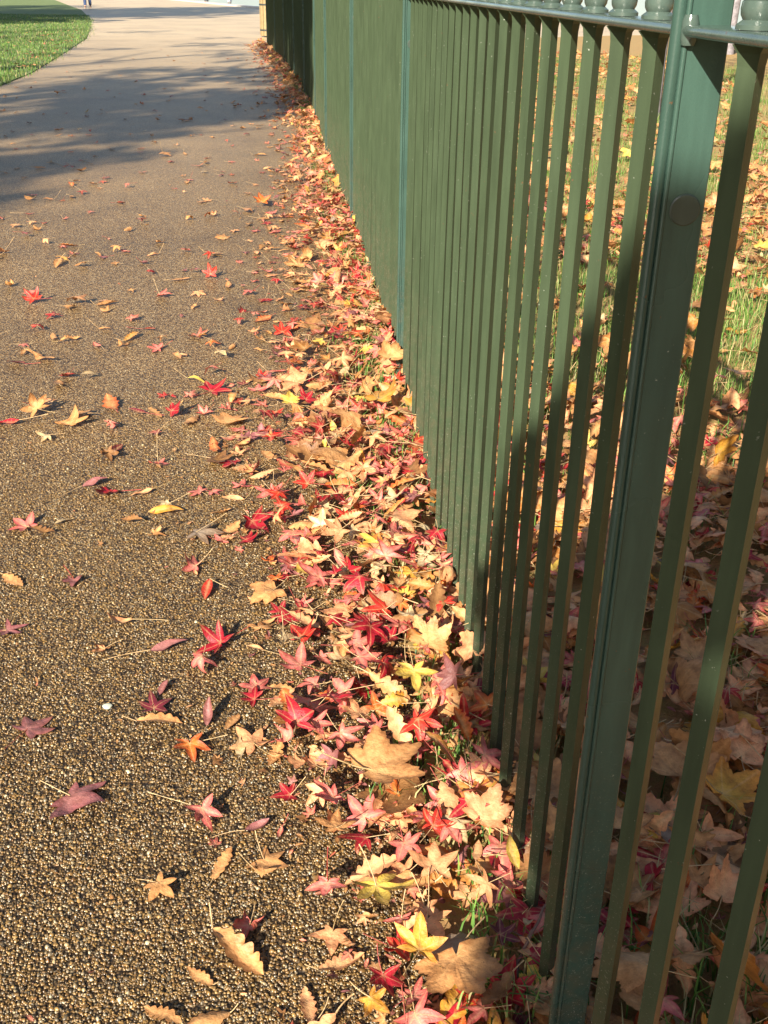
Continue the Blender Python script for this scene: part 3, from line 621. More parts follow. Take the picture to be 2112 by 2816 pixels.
for dx, dy, kind, col, w, a, opt, lab in HERO:
    p = at_px(dx, dy); z = heap(*p) + (opt['lift'] + .022 if 'lift' in opt else 0)
    p = at_px(dx, dy, z)
    q = at_px(dx + 8*math.cos(rad(a)), dy - 8*math.sin(rad(a)), z)
    Z = project((*p, z))[2]; wm = w*PIX_W/1659*Z/F_PX
    size = wm/1.72 if kind in ('sweetgum', 'plane') else wm
    yaw = math.atan2(q[1]-p[1], q[0]-p[0])
    leaves.append(dict(kind=kind, col=col, size=size, yaw=yaw, loc=(p[0], p[1], z), seed=int(r0.integers(1e9)), lod=0, label=lab, tilt=opt.get('tilt'), curl=opt.get('curl'), flip=bool(opt.get('flip')), up=opt.get('up'), st=opt.get('st')))
    if 'st' in opt:
        a = opt['st'][0]; q = at_px(dx + 8*math.cos(rad(a)), dy - 8*math.sin(rad(a)), z); leaves[-1]['st'] = (math.atan2(q[1]-p[1], q[0]-p[0]),) + tuple(opt['st'][1:])
HERO_XY = np.array([(l['loc'][0], l['loc'][1]) for l in leaves]); HERO_R = np.array([l['size']*(.5 if l['kind'] in ('sweetgum', 'plane') else .3) for l in leaves])
CH = ['sweetgum', 'oak', 'plane', 'oval']
def rnd_leaf(x, y, where):
    pr = {'pile': (.72, .14, .06, .08), 'back': (.44, .20, .28, .08), 'path': (.62, .24, .03, .11)}[where]
    kind = CH[r0.choice(4, p=pr)]
    cols = {'sweetgum': (['crimson', 'scarlet', 'pink', 'mauve', 'peach', 'cream', 'yellow', 'orange', 'tan', 'golden', 'maroon', 'caramel'], [.19, .08, .29, .04, .20, .045, .02, .04, .05, .005, .01, .03]),
            'oak': (['tan', 'peach', 'brown', 'golden', 'greyish', 'orange', 'caramel'], [.36, .24, .08, .06, .04, .08, .14]), 'plane': (['tan', 'peach', 'golden', 'brown', 'yellow', 'caramel'], [.40, .30, .05, .08, .03, .14]),
            'oval': (['peach', 'pink', 'tan', 'yellow', 'crimson', 'cream'], [.3, .28, .2, .04, .12, .06])}[kind]
    pc = np.array(cols[1])
    if where == 'back': pc = pc*np.array([.70 if c in ('crimson', 'scarlet', 'pink', 'cream', 'yellow') else 1 for c in cols[0]])
    if where == 'path': pc = pc*np.array([2.2 if c in ('mauve', 'tan') else .6 if c in ('scarlet', 'cream', 'yellow') else 1 for c in cols[0]])
    col = r0.choice(cols[0], p=pc/pc.sum())
    size = {'sweetgum': r0.uniform(.030, .058), 'plane': r0.uniform(.050, .090), 'oak': r0.uniform(.06, .11), 'oval': r0.uniform(.04, .07)}[kind]
    if where == 'path': size *= .95
    Z = project((x, y, 0))[2]; lod = 0 if Z < 3.0 else (1 if Z < 6.5 else 2)
    z = heap(x, y) + (r0.uniform(0, .028) if where != 'path' else 0)
    tl = abs(r0.normal(0, .46 if where != 'path' else .12))
    leaves.append(dict(kind=kind, col=str(col), size=size, yaw=r0.uniform(0, 6.283), loc=(x, y, z), seed=int(r0.integers(1e9)), lod=lod, label=None, tilt=tl, curl=None, flip=bool(r0.random() < .35), up=None))
# bed between the gravel and the fence
y = .35
while y < 26:
    lx, fx = litter_x(y), fence_x(y)
    dens = 860 if y < 3 else (660 if y < 6 else (430 if y < 12 else 270))
    dy = .05; n = r0.poisson(dens*(fx-lx)*dy)
    for _ in range(n):
        t = r0.beta(1.25, 1.0); x = lx + (fx+.02-lx)*t; yy = y + r0.uniform(0, dy)
        clump = .5+.5*math.sin(yy*4.3+1)*math.sin(yy*1.7+x*6)
        if t < .4 and r0.random() > .35+.65*clump: continue
        if np.min(np.hypot(*(HERO_XY-np.array([x, yy])).T) - HERO_R) < 0: continue
        rnd_leaf(x, yy, 'pile')
    for _ in range(r0.poisson(dens*.05*dy)):           # stragglers on the gravel
        x = lx - r0.exponential(.075); yy = y + r0.uniform(0, dy)
        if np.min(np.hypot(*(HERO_XY-np.array([x, yy])).T)) > .05: rnd_leaf(x, yy, 'path')
    y += dy
# scattered over the path beyond the near stretch
for _ in range(760):
    yy = 2.9 + r0.gamma(1.6, 3.6); 
    if yy > 24: continue
    lo = max(-3.9, -.42*yy-.3); x = r0.uniform(lo, litter_x(yy))
    if r0.random() > .25 + .75*math.exp(-(litter_x(yy)-x)/1.6): continue
    if np.min(np.hypot(*(HERO_XY-np.array([x, yy])).T)) > .07: rnd_leaf(x, yy, 'path')
# behind the fence
y = .25
while y < 24:
    dy = .1; fx = fence_x(y); wdt = min(.55 + .36*y, 7)
    dens = 760 if y < 2.6 else (430 if y < 4.5 else (230 if y < 8 else 75))
    for _ in range(r0.poisson(dens*wdt*dy)):
        x = fx + .01 + r0.random()**1.15*wdt; yy = y + r0.uniform(0, dy)
        patch = math.sin(x*2.3+yy*1.1)+math.sin(yy*1.9-x*1.3+2)
        if yy > 2.2 and patch > .35 and r0.random() < .8: continue
        if np.min(np.hypot(*(HERO_XY-np.array([x, yy])).T)) > .03: rnd_leaf(x, yy, 'back')
    y += dy
# a few on the lawn
for _ in range(170):
    yy = r0.uniform(14.5, 30); x = -4.2 - .12*max(0, yy-18) - r0.exponential(1.0); rnd_leaf(x, yy, 'path'); leaves[-1]['loc'] = (x, yy, .07)
for l in leaves:
    g = np.random.default_rng(l['seed'])
    l['blade'], l['stalk'] = make_leaf(l['kind'], l['col'], l['size'], l['yaw'], l['loc'], g, l['lod'], l['tilt'], l['curl'], l['flip'], l['up'], l.get('st'))

# which leaves show largest: look along rays from the camera at all near leaves and bars
from mathutils.bvhtree import BVHTree
near = [i for i, l in enumerate(leaves) if l['loc'][1] < 6.5]
vv, ff, own = [], [], []; base = 0
for i in near:
    P, F_, _c = leaves[i]['blade']; vv += P.tolist(); ff += (F_+base).tolist(); own += [i]*len(F_); base += len(P)
for yb in bars[:75]:
    xb = fence_x(yb); vv += [(xb-HD, yb, 0), (xb, yb-HD, 0), (xb+HD, yb, 0), (xb-HD, yb, 1.2), (xb, yb-HD, 1.2), (xb+HD, yb, 1.2)]
    ff += [(base, base+1, base+4), (base, base+4, base+3), (base+1, base+2, base+5), (base+1, base+5, base+4)]; own += [-1]*4; base += 6
for yb in POST_Y[:4]:
    xb = catmull(yb); vv += [(xb-.006, yb+.005, 0), (xb+.0485, yb+.005, 0), (xb+.0485, yb+.005, 1.2), (xb-.006, yb+.005, 1.2)]
    ff += [(base, base+1, base+2), (base, base+2, base+3)]; own += [-1]*2; base += 4
tree = BVHTree.FromPolygons(vv, ff)
count = {}; cxy = {}
org = Vector((0, 0, CAM_H)); STEP = 5.5
for v_ in np.arange(STEP/2, PIX_H, STEP):
    if v_ < 560: continue
    for u_ in np.arange(STEP/2, PIX_W, STEP):
        d = fwd + rgt*(u_-PIX_W/2)/F_PX - upv*(v_-PIX_H/2)/F_PX
        h = tree.ray_cast(org, Vector(d))
        if h[2] is not None:
            i = own[h[2]]
            if i >= 0:
                count[i] = count.get(i, 0)+1; c = cxy.setdefault(i, [0, 0]); c[0] += u_; c[1] += v_
rank = sorted(count, key=lambda i: -count[i])
chosen = rank[:300] + [i for i in rank[300:] if i < len(HERO) and count[i] >= 3]
# ---- words for the leaves that have no label yet
NAMES = {'sweetgum': 'star leaf', 'plane': 'plane leaf', 'oak': 'oak leaf', 'oval': 'oval leaf'}
CWORD = {'caramel': 'caramel', 'crimson': 'crimson', 'scarlet': 'scarlet', 'orange': 'orange', 'golden': 'golden', 'yellow': 'yellow', 'cream': 'cream', 'peach': 'peach', 'tan': 'tan', 'brown': 'brown', 'pink': 'pink', 'mauve': 'mauve', 'maroon': 'maroon', 'greyish': 'greyish tan', 'green_tinged': 'green tinged'}
ORD = ['first', 'second', 'third', 'fourth', 'fifth', 'sixth', 'seventh', 'eighth', 'ninth', 'tenth', 'eleventh', 'twelfth', 'thirteenth', 'fourteenth', 'fifteenth', 'sixteenth', 'seventeenth', 'eighteenth', 'nineteenth', 'twentieth', 'twenty-first', 'twenty-second']
def bar_word(y):
    """nearest bar, counted from the broad post in the foreground"""
    k = (y-(POST_Y[1]+.0109))/.113
    if k < 0: n = max(1, round(-k)); return ORD[n-1] + ' bar right of post'
    n = max(1, round(k))
    if n <= 22: return ORD[n-1] + ' bar left of post'
    k2 = max(1, round((y-(POST_Y[2]+.0109))/.113)); return ORD[min(k2, 22)-1] + ' bar past second post'
def place(i):
    l = leaves[i]; x, y, z = l['loc']
    u = cxy[i][0]/count[i]; v = cxy[i][1]/count[i]; l['uv'] = (u, v)
    fx = fence_x(y)
    if x > fx + .012:                              # seen through a gap: name the gap by the bar on its right
        best = None
        for yb in np.arange(.3, 6.5, .01):
            P = ground(u, v, .0); 
            break
        t = np.linspace(0, 1, 200); Pg = np.array(l['loc']); C0 = np.array([0, 0, CAM_H])
        ray = fwd + rgt*(u-PIX_W/2)/F_PX - upv*(v-PIX_H/2)/F_PX
        s = .3/ray[0] if ray[0] > 0 else 0; yc = ray[1]*s
        return 'behind ' + bar_word(yc)
    lx = litter_x(y)
    f = (x-lx)/(fx-lx)
    zone = 'on bare gravel' if f < 0 else ('at gravel edge' if f < .3 else ('in mid litter' if f < .68 else 'at fence foot'))
    return zone + ' by ' + bar_word(y)
def pose(l):
    s = []
    nz = abs(l['tilt'] or 0)
    if l['size']/({'sweetgum': .042, 'plane': .075, 'oak': .10, 'oval': .068}[l['kind']]) > 1.13: s.append('large')
    elif l['size']/({'sweetgum': .042, 'plane': .075, 'oak': .10, 'oval': .068}[l['kind']]) < .85: s.append('small')
    return s[0] + ' ' if s else ''
auto = {}
for i in chosen:
    if leaves[i]['label'] is None:
        lab = f"{pose(leaves[i])}{CWORD[leaves[i]['col']]} {NAMES[leaves[i]['kind']]} {place(i)}"; auto.setdefault(lab, []).append(i)
for lab, ids in auto.items():
    if len(ids) == 1: leaves[ids[0]]['label'] = lab
    else:
        ids = sorted(ids, key=lambda i: leaves[i]['uv'][0])
        words = ['left one', 'right one'] if len(ids) == 2 else ['leftmost'] + [ORD[k] + ' from left' for k in range(1, len(ids)-1)] + ['rightmost']
        for w_, i in zip(words, ids): leaves[i]['label'] = f"{lab}, {w_}" + ''
indiv = set(chosen)
OBJ = {'sweetgum': 'sweetgum_leaf', 'plane': 'plane_leaf', 'oak': 'oak_leaf', 'oval': 'oval_leaf'}
for i in chosen:
    l = leaves[i]; c = np.array(l['loc'])
    P, F_, C_ = l['blade']; o = link(OBJ[l['kind']], np_mesh('leaf_blade', P-c, F_, C_), M_LEAF, None, c)
    grp = 'fallen leaves lying behind the fence' if c[0] > fence_x(c[1])+.012 else ('fallen leaves scattered on the gravel path' if c[0] < litter_x(c[1]) else 'fallen leaves heaped along the fence foot')
    tag(o, l['label'], 'leaf', grp)
    P, F_, C_ = l['stalk']; link('stalk', np_mesh('leaf_stalk', P-c, F_, C_), M_LEAF, o)
def merged(name, ids):
    V, Fa, Ca = [], [], []; b = 0
    for i in ids:
        for P, F_, C_ in ((leaves[i]['blade'], leaves[i]['stalk']) if leaves[i]['loc'][1] < 9 and 'bit' not in leaves[i] else (leaves[i]['blade'],)):
            V.append(P); Fa.append(F_+b); Ca.append(C_); b += len(P)
    o = link(name, np_mesh(name, np.concatenate(V), np.concatenate(Fa), np.concatenate(Ca)), M_LEAF); return o
for _ in range(6000):                              # broken bits of leaf and crumbs trodden in between
    yy = .4 + 8*r0.random()**1.6; lx, fx = litter_x(yy), fence_x(yy)
    x = lx - .05 + (fx-lx+.05)*r0.beta(1.3, 1) if r0.random() < .7 else (fx + r0.random()*.5*yy if r0.random() < .8 else lx - r0.exponential(.25))
    k = CH[r0.choice([0, 1, 3, 3])]; z = heap(x, yy) + r0.uniform(-.002, .012)*(x > lx)
    b_, s_ = make_leaf(k, str(r0.choice(['brown', 'tan', 'mauve', 'brown', 'peach', 'crimson', 'pink'])), r0.uniform(.006, .020), r0.uniform(0, 6.28), (x, yy, max(.003, z)), np.random.default_rng(int(r0.integers(1e9))), 2, abs(r0.normal(0, .4)))
    leaves.append(dict(loc=(x, yy, z), blade=b_, stalk=s_, bit=1))
tag(merged('leaf_litter', [i for i in range(len(leaves)) if i not in indiv]), 'mixed red, tan and yellow fallen leaves heaped along the fence and strewn over path and turf', 'leaf litter', kind='stuff')
print('LEAVES', [HERO[i][7] for i in range(len(HERO)) if i not in chosen], 'LONG', [leaves[i]['label'] for i in chosen if len(leaves[i]['label'].split()) > 16], len(leaves), 'hero shown', sum(1 for i in chosen if i < len(HERO)), 'min px', count[chosen[-1]])

# ------------------------------------------------------------------ gravel, grass, weeds, twigs
r1 = np.random.default_rng(5)
def pebbles():
    n = 250000
    y = .80 + 3.0*r1.random(n)**1.5
    x = .22 - r1.random(n)*(.50*y+1.27)
    keep = (x < np.array([fence_x(a) for a in y])-.10) & (r1.random(n) < np.clip((3.5-y)/1.5, 0, 1)) & (r1.random(n) < np.clip((x+.5*y+1.1)/.35, 0, 1))
    x, y = x[keep], y[keep]; n = len(x)
    # unit dome: 6-sided, two rings and a top
    ang = np.arange(6)*np.pi/3
    U = np.concatenate([np.stack([np.cos(ang), np.sin(ang), np.full(6, -.2)], 1), np.stack([.82*np.cos(ang+.3), .82*np.sin(ang+.3), np.full(6, .55)], 1), [[0, 0, 1.0]]])
    Fq = []
    for k in range(6):
        a, b, c, d = k, (k+1) % 6, 6+(k+1) % 6, 6+k; Fq += [(a, b, c), (a, c, d), (d, c, 12)]
    Fq = np.array(Fq)
    s = r1.lognormal(math.log(.00215), .28, n); s = np.clip(s, .0012, .0048)
    el = r1.uniform(.65, 1.35, n); yaw = r1.uniform(0, 6.28, n); h = s*r1.uniform(.35, .8, n)
    V = U[None]*np.stack([s*el, s/np.sqrt(el), h], 1)[:, None, :]
    V = V*(1+r1.normal(0, .10, V.shape))
    tx, ty = r1.normal(0, .28, n), r1.normal(0, .28, n)
    V[:, :, 2] += V[:, :, 0]*tx[:, None] + V[:, :, 1]*ty[:, None]
    c, sn = np.cos(yaw)[:, None], np.sin(yaw)[:, None]
    X = V[:, :, 0]*c - V[:, :, 1]*sn + x[:, None]; Y = V[:, :, 0]*sn + V[:, :, 1]*c + y[:, None]; Z = V[:, :, 2] + .0004
    W = np.stack([X, Y, Z], 2).reshape(-1, 3)
    F = (Fq[None] + (np.arange(n)*13)[:, None, None]).reshape(-1, 3)
    pal = np.array([(.30, .195, .080), (.40, .27, .12), (.22, .135, .055), (.52, .42, .27), (.62, .56, .44), (.20, .17, .13), (.33, .28, .21), (.14, .10, .06), (.34, .19, .09)])
    ci = r1.choice(len(pal), n, p=[.30, .16, .22, .04, .028, .09, .042, .10, .02])
    col = pal[ci]*r1.uniform(.34, .80, (n, 1))*np.array([1, .89, .69])
    return np_mesh('gravel', W, F, np.repeat(col, 13, 0))
tag(link('gravel', pebbles(), M_PEBBLE), 'small amber, brown and cream stones set in the dark surface of the near path', 'gravel', kind='stuff')

def blades(roots, hts, wid, cols, lean=.45):
    """bent two-piece blades of grass"""
    n = len(roots); a = r1.uniform(0, 6.28, n); ln = np.abs(r1.normal(lean, .3, n))*hts
    dx, dy = np.cos(a), np.sin(a); wx, wy = -dy*wid/2, dx*wid/2
    P = np.zeros((n, 5, 3))
    P[:, 0] = roots + np.stack([wx, wy, 0*wx], 1); P[:, 1] = roots - np.stack([wx, wy, 0*wx], 1)
    m = roots + np.stack([dx*ln*.3, dy*ln*.3, hts*.6], 1)
    P[:, 2] = m + np.stack([wx, wy, 0*wx], 1)*.8; P[:, 3] = m - np.stack([wx, wy, 0*wx], 1)*.8
    P[:, 4] = roots + np.stack([dx*ln, dy*ln, hts*r1.uniform(.75, 1, n)], 1)
    F = np.array([(0, 1, 3), (0, 3, 2), (2, 3, 4)]); Fa = (F[None]+(np.arange(n)*5)[:, None, None]).reshape(-1, 3)
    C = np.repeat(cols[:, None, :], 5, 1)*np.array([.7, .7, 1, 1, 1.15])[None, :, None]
    return P.reshape(-1, 3), Fa, C.reshape(-1, 3)
GP = np.array([(.10, .22, .035), (.14, .27, .05), (.19, .30, .06), (.24, .31, .09), (.42, .36, .16), (.07, .16, .035)])
def gcol(n, dry=.12):
    p = np.array([.25, .24, .18, .13, dry, .2]); p /= p.sum()
    return GP[r1.choice(6, n, p=p)]*r1.uniform(.8, 1.2, (n, 1))
# turf behind the fence: patchy, mostly leaves near, more grass farther off
R_ = []; Hh = []
for _ in range(7600):
    y = .4 + 22*r1.random()**1.15; x = fence_x(y) + .03 + r1.random()*min(.6+.40*y, 8)
    patch = math.sin(x*2.3+y*1.1)+math.sin(y*1.9-x*1.3+2)
    dens = .10 if y < 2.5 else (.35 if y < 4 else .6)
    if r1.random() > dens + (.5 if patch > .4 else 0): continue
    k = r1.integers(8, 26); sp = r1.uniform(.02, .07)
    for q in range(k): R_.append((x+r1.normal(0, sp), y+r1.normal(0, sp), .004)); Hh.append(r1.uniform(.035, .115))
# tufts along the fence foot and in the litter strip
for _ in range(460):
    y = .9 + 20*r1.random()**1.25; fx = fence_x(y); t = r1.beta(3.4, 1.3); x = max(fx-.42, litter_x(y)+.08); x = x + (fx+.02-x)*t
    k = r1.integers(8, 26); sp = r1.uniform(.014, .045)
    for q in range(k): R_.append((x+r1.normal(0, sp), y+r1.normal(0, sp), .022)); Hh.append(r1.uniform(.03, .07))
R_ = np.array(R_); Hh = np.array(Hh)
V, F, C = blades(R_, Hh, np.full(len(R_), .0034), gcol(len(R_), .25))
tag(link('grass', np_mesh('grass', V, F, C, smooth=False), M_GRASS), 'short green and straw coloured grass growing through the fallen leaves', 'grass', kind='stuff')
# lawn on the far left
n = 60000; yy = 13 + 32*r1.random(n)**1.3
ledge = np.interp(yy, [p[1] for p in LAWN[1:13]], [p[0] for p in LAWN[1:13]])
xx = ledge + r1.normal(.02, .07, n) - r1.random(n)*np.clip(.1*yy+3.0, 1, 9); hh = r1.uniform(.03, .065, n)
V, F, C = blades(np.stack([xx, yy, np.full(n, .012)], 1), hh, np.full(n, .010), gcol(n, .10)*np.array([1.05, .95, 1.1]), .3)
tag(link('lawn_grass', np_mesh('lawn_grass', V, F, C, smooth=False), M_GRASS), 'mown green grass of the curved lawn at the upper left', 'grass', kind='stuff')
# small broad-leaved weeds at the fence foot
def weed(dx, dy, s, lab):
    x, y = at_px(dx, dy, .02); root = empty('weed', (x, y, .006)); tag(root, lab, 'weed', 'weeds at the fence foot')
    mb = MB(); mg = MB()
    for k in range(9):
        a = k*2.4 + r1.uniform(-.4, .4); L = s*r1.uniform(.5, 1.1); hgt = s*r1.uniform(.35, .9)
        tip = Vector((math.cos(a)*L, math.sin(a)*L, hgt)); mb.tube([(0, 0, 0), tip*.5 + Vector((0, 0, hgt*.25)), tip], [.0014, .0012, .0009], 5)
        w = s*r1.uniform(.32, .5); c = tip; side = Vector((-math.sin(a), math.cos(a), .1)); f_ = Vector((math.cos(a), math.sin(a), -.25))
        pts = [c, c+f_*w*.3+side*w*.5, c+f_*w*.8+side*w*.55, c+f_*w*1.2+side*w*.2, c+f_*w*1.1, c+f_*w*1.2-side*w*.2, c+f_*w*.8-side*w*.55, c+f_*w*.3-side*w*.5, c+f_*w*.6+Vector((0, 0, -.1*w))]
        mg.add(pts, [(8, i, (i+1) % 8) for i in range(8)])
    for nm, m, mt in (('stem', mb, M_WEED), ('foliage', mg, M_WEED)):
        o = m.build(nm, mt, None, True); o.parent = root
M_WEED = simple('weed_green', (.075, .20, .035), .5, .3, 40)
weed(1125, 1865, .055, 'dark green broad leaved weed in shade behind the bars by the slim yellow leaf')
weed(1060, 2120, .040, 'small green weed beside the large dull tan plane leaf')
weed(820, 745, .05, 'green weed at the fence foot in sunlight, middle distance')
weed(900, 1085, .04, 'low green weed between litter and fence below the golden plane leaf')
M_PEB1 = simple('pale_pebble', (.42, .43, .34), .5, .15, 120)
def pebble_thing(dx, dy, s, lab):
    x, y = at_px(dx, dy); bm = bmesh.new(); bmesh.ops.create_icosphere(bm, subdivisions=3, radius=1)
    for v in bm.verts:
        k = 1+.10*math.sin(3*v.co.x+1)+.08*math.sin(4*v.co.y); v.co = Vector((v.co.x*s*1.25*k, v.co.y*s*.9*k, v.co.z*s*.5))
    me = bpy.data.meshes.new('pebble'); bm.to_mesh(me); bm.free(); me.polygons.foreach_set('use_smooth', [True]*len(me.polygons))
    tag(link('pebble', me, M_PEB1, None, (x, y, s*.3)), lab, 'pebble')
pebble_thing(232, 1528, .0085, 'smooth pale grey green pebble lying loose on the gravel, left of the maroon leaf')
# twigs
def twig(pts_px, r, lab, side=()):
    root = None; P = [Vector((*at_px(a, b, z), z)) for a, b, z in pts_px]; c = P[0].copy()
    Q = []
    for i in range(len(P)-1):
        for t in np.linspace(0, 1, 6, endpoint=False):
            q = P[i].lerp(P[i+1], t); Q.append(q + Vector(r1.normal(0, r*.5, 3)))
    Q.append(P[-1]); mb = MB(); mb.tube([q-c for q in Q], [r*(1-.5*i/len(Q))*(1.25 if i % 5 == 0 else 1) for i in range(len(Q))], 7)
    for (a, b, z), (a2, b2, z2) in side:
        mb.tube([Vector((*at_px(a, b, z), z))-c, Vector((*at_px(a2, b2, z2), z2))-c], [r*.5, r*.3], 5)
    o = mb.build('twig', M_TWIG, None, True); o.location = c; tag(o, lab, 'twig')
twig([(1110, 2190, .03), (1118, 2080, .055), (1160, 1990, .085), (1198, 1915, .10)], .0030, 'dark bent twig leaning through the bars left of the broad post', [((1140, 2030, .07), (1105, 2010, .05))])
twig([(1440, 1790, .05), (1530, 1770, .06), (1600, 1730, .06)], .0028, 'grey twig lying on leaves behind the bars right of the broad post', [((1540, 1766, .06), (1560, 1745, .09))])

# ------------------------------------------------------------------ trees
def tree_limbs(mb, base, top, r0_, nl, spread, rr, lean=(0, 0)):
    P = [Vector(base).lerp(Vector(top), t) + Vector((math.sin(t*5)*.02*spread, math.cos(t*4)*.02*spread, 0)) for t in np.linspace(0, 1, 9)]
    mb.tube(P, [r0_*(1.35 if i == 0 else 1-.08*i) for i in range(9)], 12)
    ends = []
    for k in range(nl):
        t = rr.uniform(.45, 1); s = P[int(t*8)]; a = k*2.4 + rr.uniform(-.3, .3)
        e = s + Vector((math.cos(a)*spread*rr.uniform(.5, 1), math.sin(a)*spread*rr.uniform(.5, 1), spread*rr.uniform(.35, .9)))
        m = s.lerp(e, .5) + Vector((0, 0, -spread*.06))
        mb.tube([s, m, e], [r0_*.38, r0_*.24, r0_*.10], 7); ends.append(e)
    return P, ends
def crown_mesh(name, clumps, per, leaf, cols, rr):
    """leaf-sized faces gathered in uneven clumps; clumps: (x, y, z, radius)"""
    V, F, C = [], [], []; b = 0
    for (x, y, z, r) in clumps:
        n = int(per*(r**2)); d = rr.normal(0, 1, (n, 3)); d /= np.linalg.norm(d, axis=1)[:, None]
        c = np.array([x, y, z]) + d*(r*rr.random(n)**.45)[:, None]*np.array([1, 1, .8])
        a = rr.normal(0, 1, (n, 3)); a /= np.linalg.norm(a, axis=1)[:, None]; t = np.cross(a, rr.normal(0, 1, (n, 3))); t /= np.linalg.norm(t, axis=1)[:, None]; u = np.cross(a, t)
        s = leaf*rr.uniform(.6, 1.3, (n, 1))
        V.append(np.stack([c+t*s, c+u*s*.55, c-t*s, c-u*s*.55], 1).reshape(-1, 3))
        F.append((np.arange(n)*4)[:, None] + np.array([0, 1, 2, 3])[None] + b); b += 4*n
        C.append(np.repeat(np.array(cols)[rr.integers(0, len(cols), n)]*rr.uniform(.7, 1.25, (n, 1)), 4, 0))
    return np_mesh(name, np.concatenate(V), np.concatenate(F), np.concatenate(C), smooth=False)
M_FOL = vcol_mat('tree_foliage', .55, .25)
def tree(loc, top, r, nl, spread, clumps, per, leaf, cols, label, bark, seed):
    rr = np.random.default_rng(seed); root = empty('tree', loc); tag(root, label, 'tree')
    mb = MB(); tree_limbs(mb, (0, 0, -.05), (top[0]-loc[0], top[1]-loc[1], top[2]), r, nl, spread, rr)
    o = mb.build('trunk', bark, None, True); o.parent = root
    cl = [(x-loc[0], y-loc[1], z, q) for x, y, z, q in clumps]
    c = link('crown', crown_mesh('crown', cl, per, leaf, cols, rr), M_FOL, root)
    return root
AUT = [(.30, .12, .03), (.35, .20, .04), (.28, .07, .03), (.16, .15, .03)]
GRN = [(.05, .10, .02), (.07, .13, .03), (.10, .14, .03)]
# small clipped tree behind the viewer: its crown shades the near bars
def on_sun(yf, zf, t, xf=.30):                     # point that casts its shadow on the fence at (yf, zf)
    return np.array([xf, yf, zf]) - sdir*t
T0 = 4.4
SHP = [(.50, 1.22), (.73, 1.17), (.85, 1.14), (.93, 1.09), (1.06, .97), (1.2, .81), (1.37, .67), (1.60, .52), (1.61, .35), (1.58, .12), (1.57, -.02), (.56, -.02), (.46, .5)]
def inside(y, z):
    c = False
    for (a0, b0), (a1, b1) in zip(SHP, SHP[1:]+SHP[:1]):
        if (b0 > z) != (b1 > z) and y < a0 + (z-b0)*(a1-a0)/(b1-b0): c = not c
    return c
rs_ = np.random.default_rng(8); cl = []
while len(cl) < 150:
    yf, zf = rs_.uniform(.1, 1.6), rs_.uniform(-.14, 1.2)
    if yf < .86 and zf < .95 and math.sin(yf*17+zf*5)+math.sin(zf*15-yf*6+1) > -.15: continue
    if inside(yf+.10, zf) and inside(yf, zf+.055) and inside(yf+.05, zf+.04) and inside(yf+.08, zf-(.10 if yf > .9 else .04)): cl.append((*on_sun(yf, zf, T0+rs_.normal(0, .12)), rs_.uniform(.07, .11)))
tb = on_sun(.55, .4, T0)
tree((tb[0], tb[1], 0), (tb[0], tb[1], tb[2]-.1), .045, 8, .34, cl, 16000, .036, GRN, 'small bushy tree standing behind the viewer, shading the near bars', M_BARK2, 4)
# tall trees left of the path, out of the picture: their shadows cross the path
def shade_tree(spots, t, trunk_xy, label, seed, r=.22, per=230):
    cl = [(*(np.array([x, y, 0]) - sdir*(t+dt)), q) for x, y, q, dt in spots]
    zc = np.mean([c[2] for c in cl]); tp = np.mean([c[:2] for c in cl], 0)
    tree((*trunk_xy, 0), (tp[0], tp[1], zc), r, 12, 2.2, cl, per, .12, AUT, label, M_BARK2, seed)
rt = np.random.default_rng(12)
def spots(x0, x1, y0, y1, n, q, near=None):
    out = []
    while len(out) < n:
        x, y = rt.uniform(x0, x1), rt.uniform(y0, y1)
        if near and y < np.interp(x, near[0], near[1]): continue
        out.append((x, y, q*rt.uniform(.55, 1.25), rt.uniform(-3, 3)))
    return out
NE = ([-6, -2.6, -2.2, -1.85, -1.45, -.95, -.45, .4, 2], [4.9, 5.0, 5.7, 6.8, 9.6, 10.7, 11.3, 12.6, 15])
SP1 = []
while len(SP1) < 62:
    yq = rt.uniform(7.6, 14.5); xq = rt.uniform(-.31*yq-.9, .2)
    if yq - .95 > np.interp(xq, NE[0], NE[1]) and math.sin(yq*2.1+xq*.9) > -.75: SP1.append((xq, yq, rt.uniform(.28, .52), rt.uniform(-3, 3)))
for off, rr_ in ((.62, .30), (1.15, .36), (1.8, .42), (2.5, .45)):
    for xq in np.arange(-3.4, .1, .34):
        if rt.random() < .88: SP1.append((xq+rt.normal(0, .08), np.interp(xq, NE[0], NE[1])+off+rt.normal(0, .12), rr_, rt.uniform(-2, 2)))
shade_tree(SP1, 19, (-12.5, -8), 'tall autumn tree left of the path whose shadow crosses the path', 31)
shade_tree(spots(-3.2, 1.2, 10.5, 18, 34, .75, NE), 21, (-12.0, -4), 'tall autumn tree whose shadow falls on the far stretch of fence', 32)
shade_tree([(fence_x(q)+.85*v+rt.normal(0,.1), q+1.6*v+rt.normal(0,.2), .62, rt.uniform(-1, 1)) for q in np.arange(13.2, 25, .55) for v in (.5, 1.1)], 20, (-11.0, 1.5), 'dense autumn tree whose shadow darkens the far end of the fence', 36, .22, 300)
shade_tree(spots(-5.5, .5, 18.5, 24, 9, .60), 24, (-14.5, 1), 'thin autumn tree casting broken shade farther along the path', 33, .18, 150)
shade_tree(spots(-9, -1, 25, 33, 9, .7), 26, (-17.5, 8), 'thin autumn tree beside the lawn casting streaks of shade', 34, .18, 130)
shade_tree(spots(-12, -4.6, 16, 26, 14, .8), 24, (-20, -1), 'broad autumn tree beyond the lawn whose shade bands the grass', 35, .2, 170)
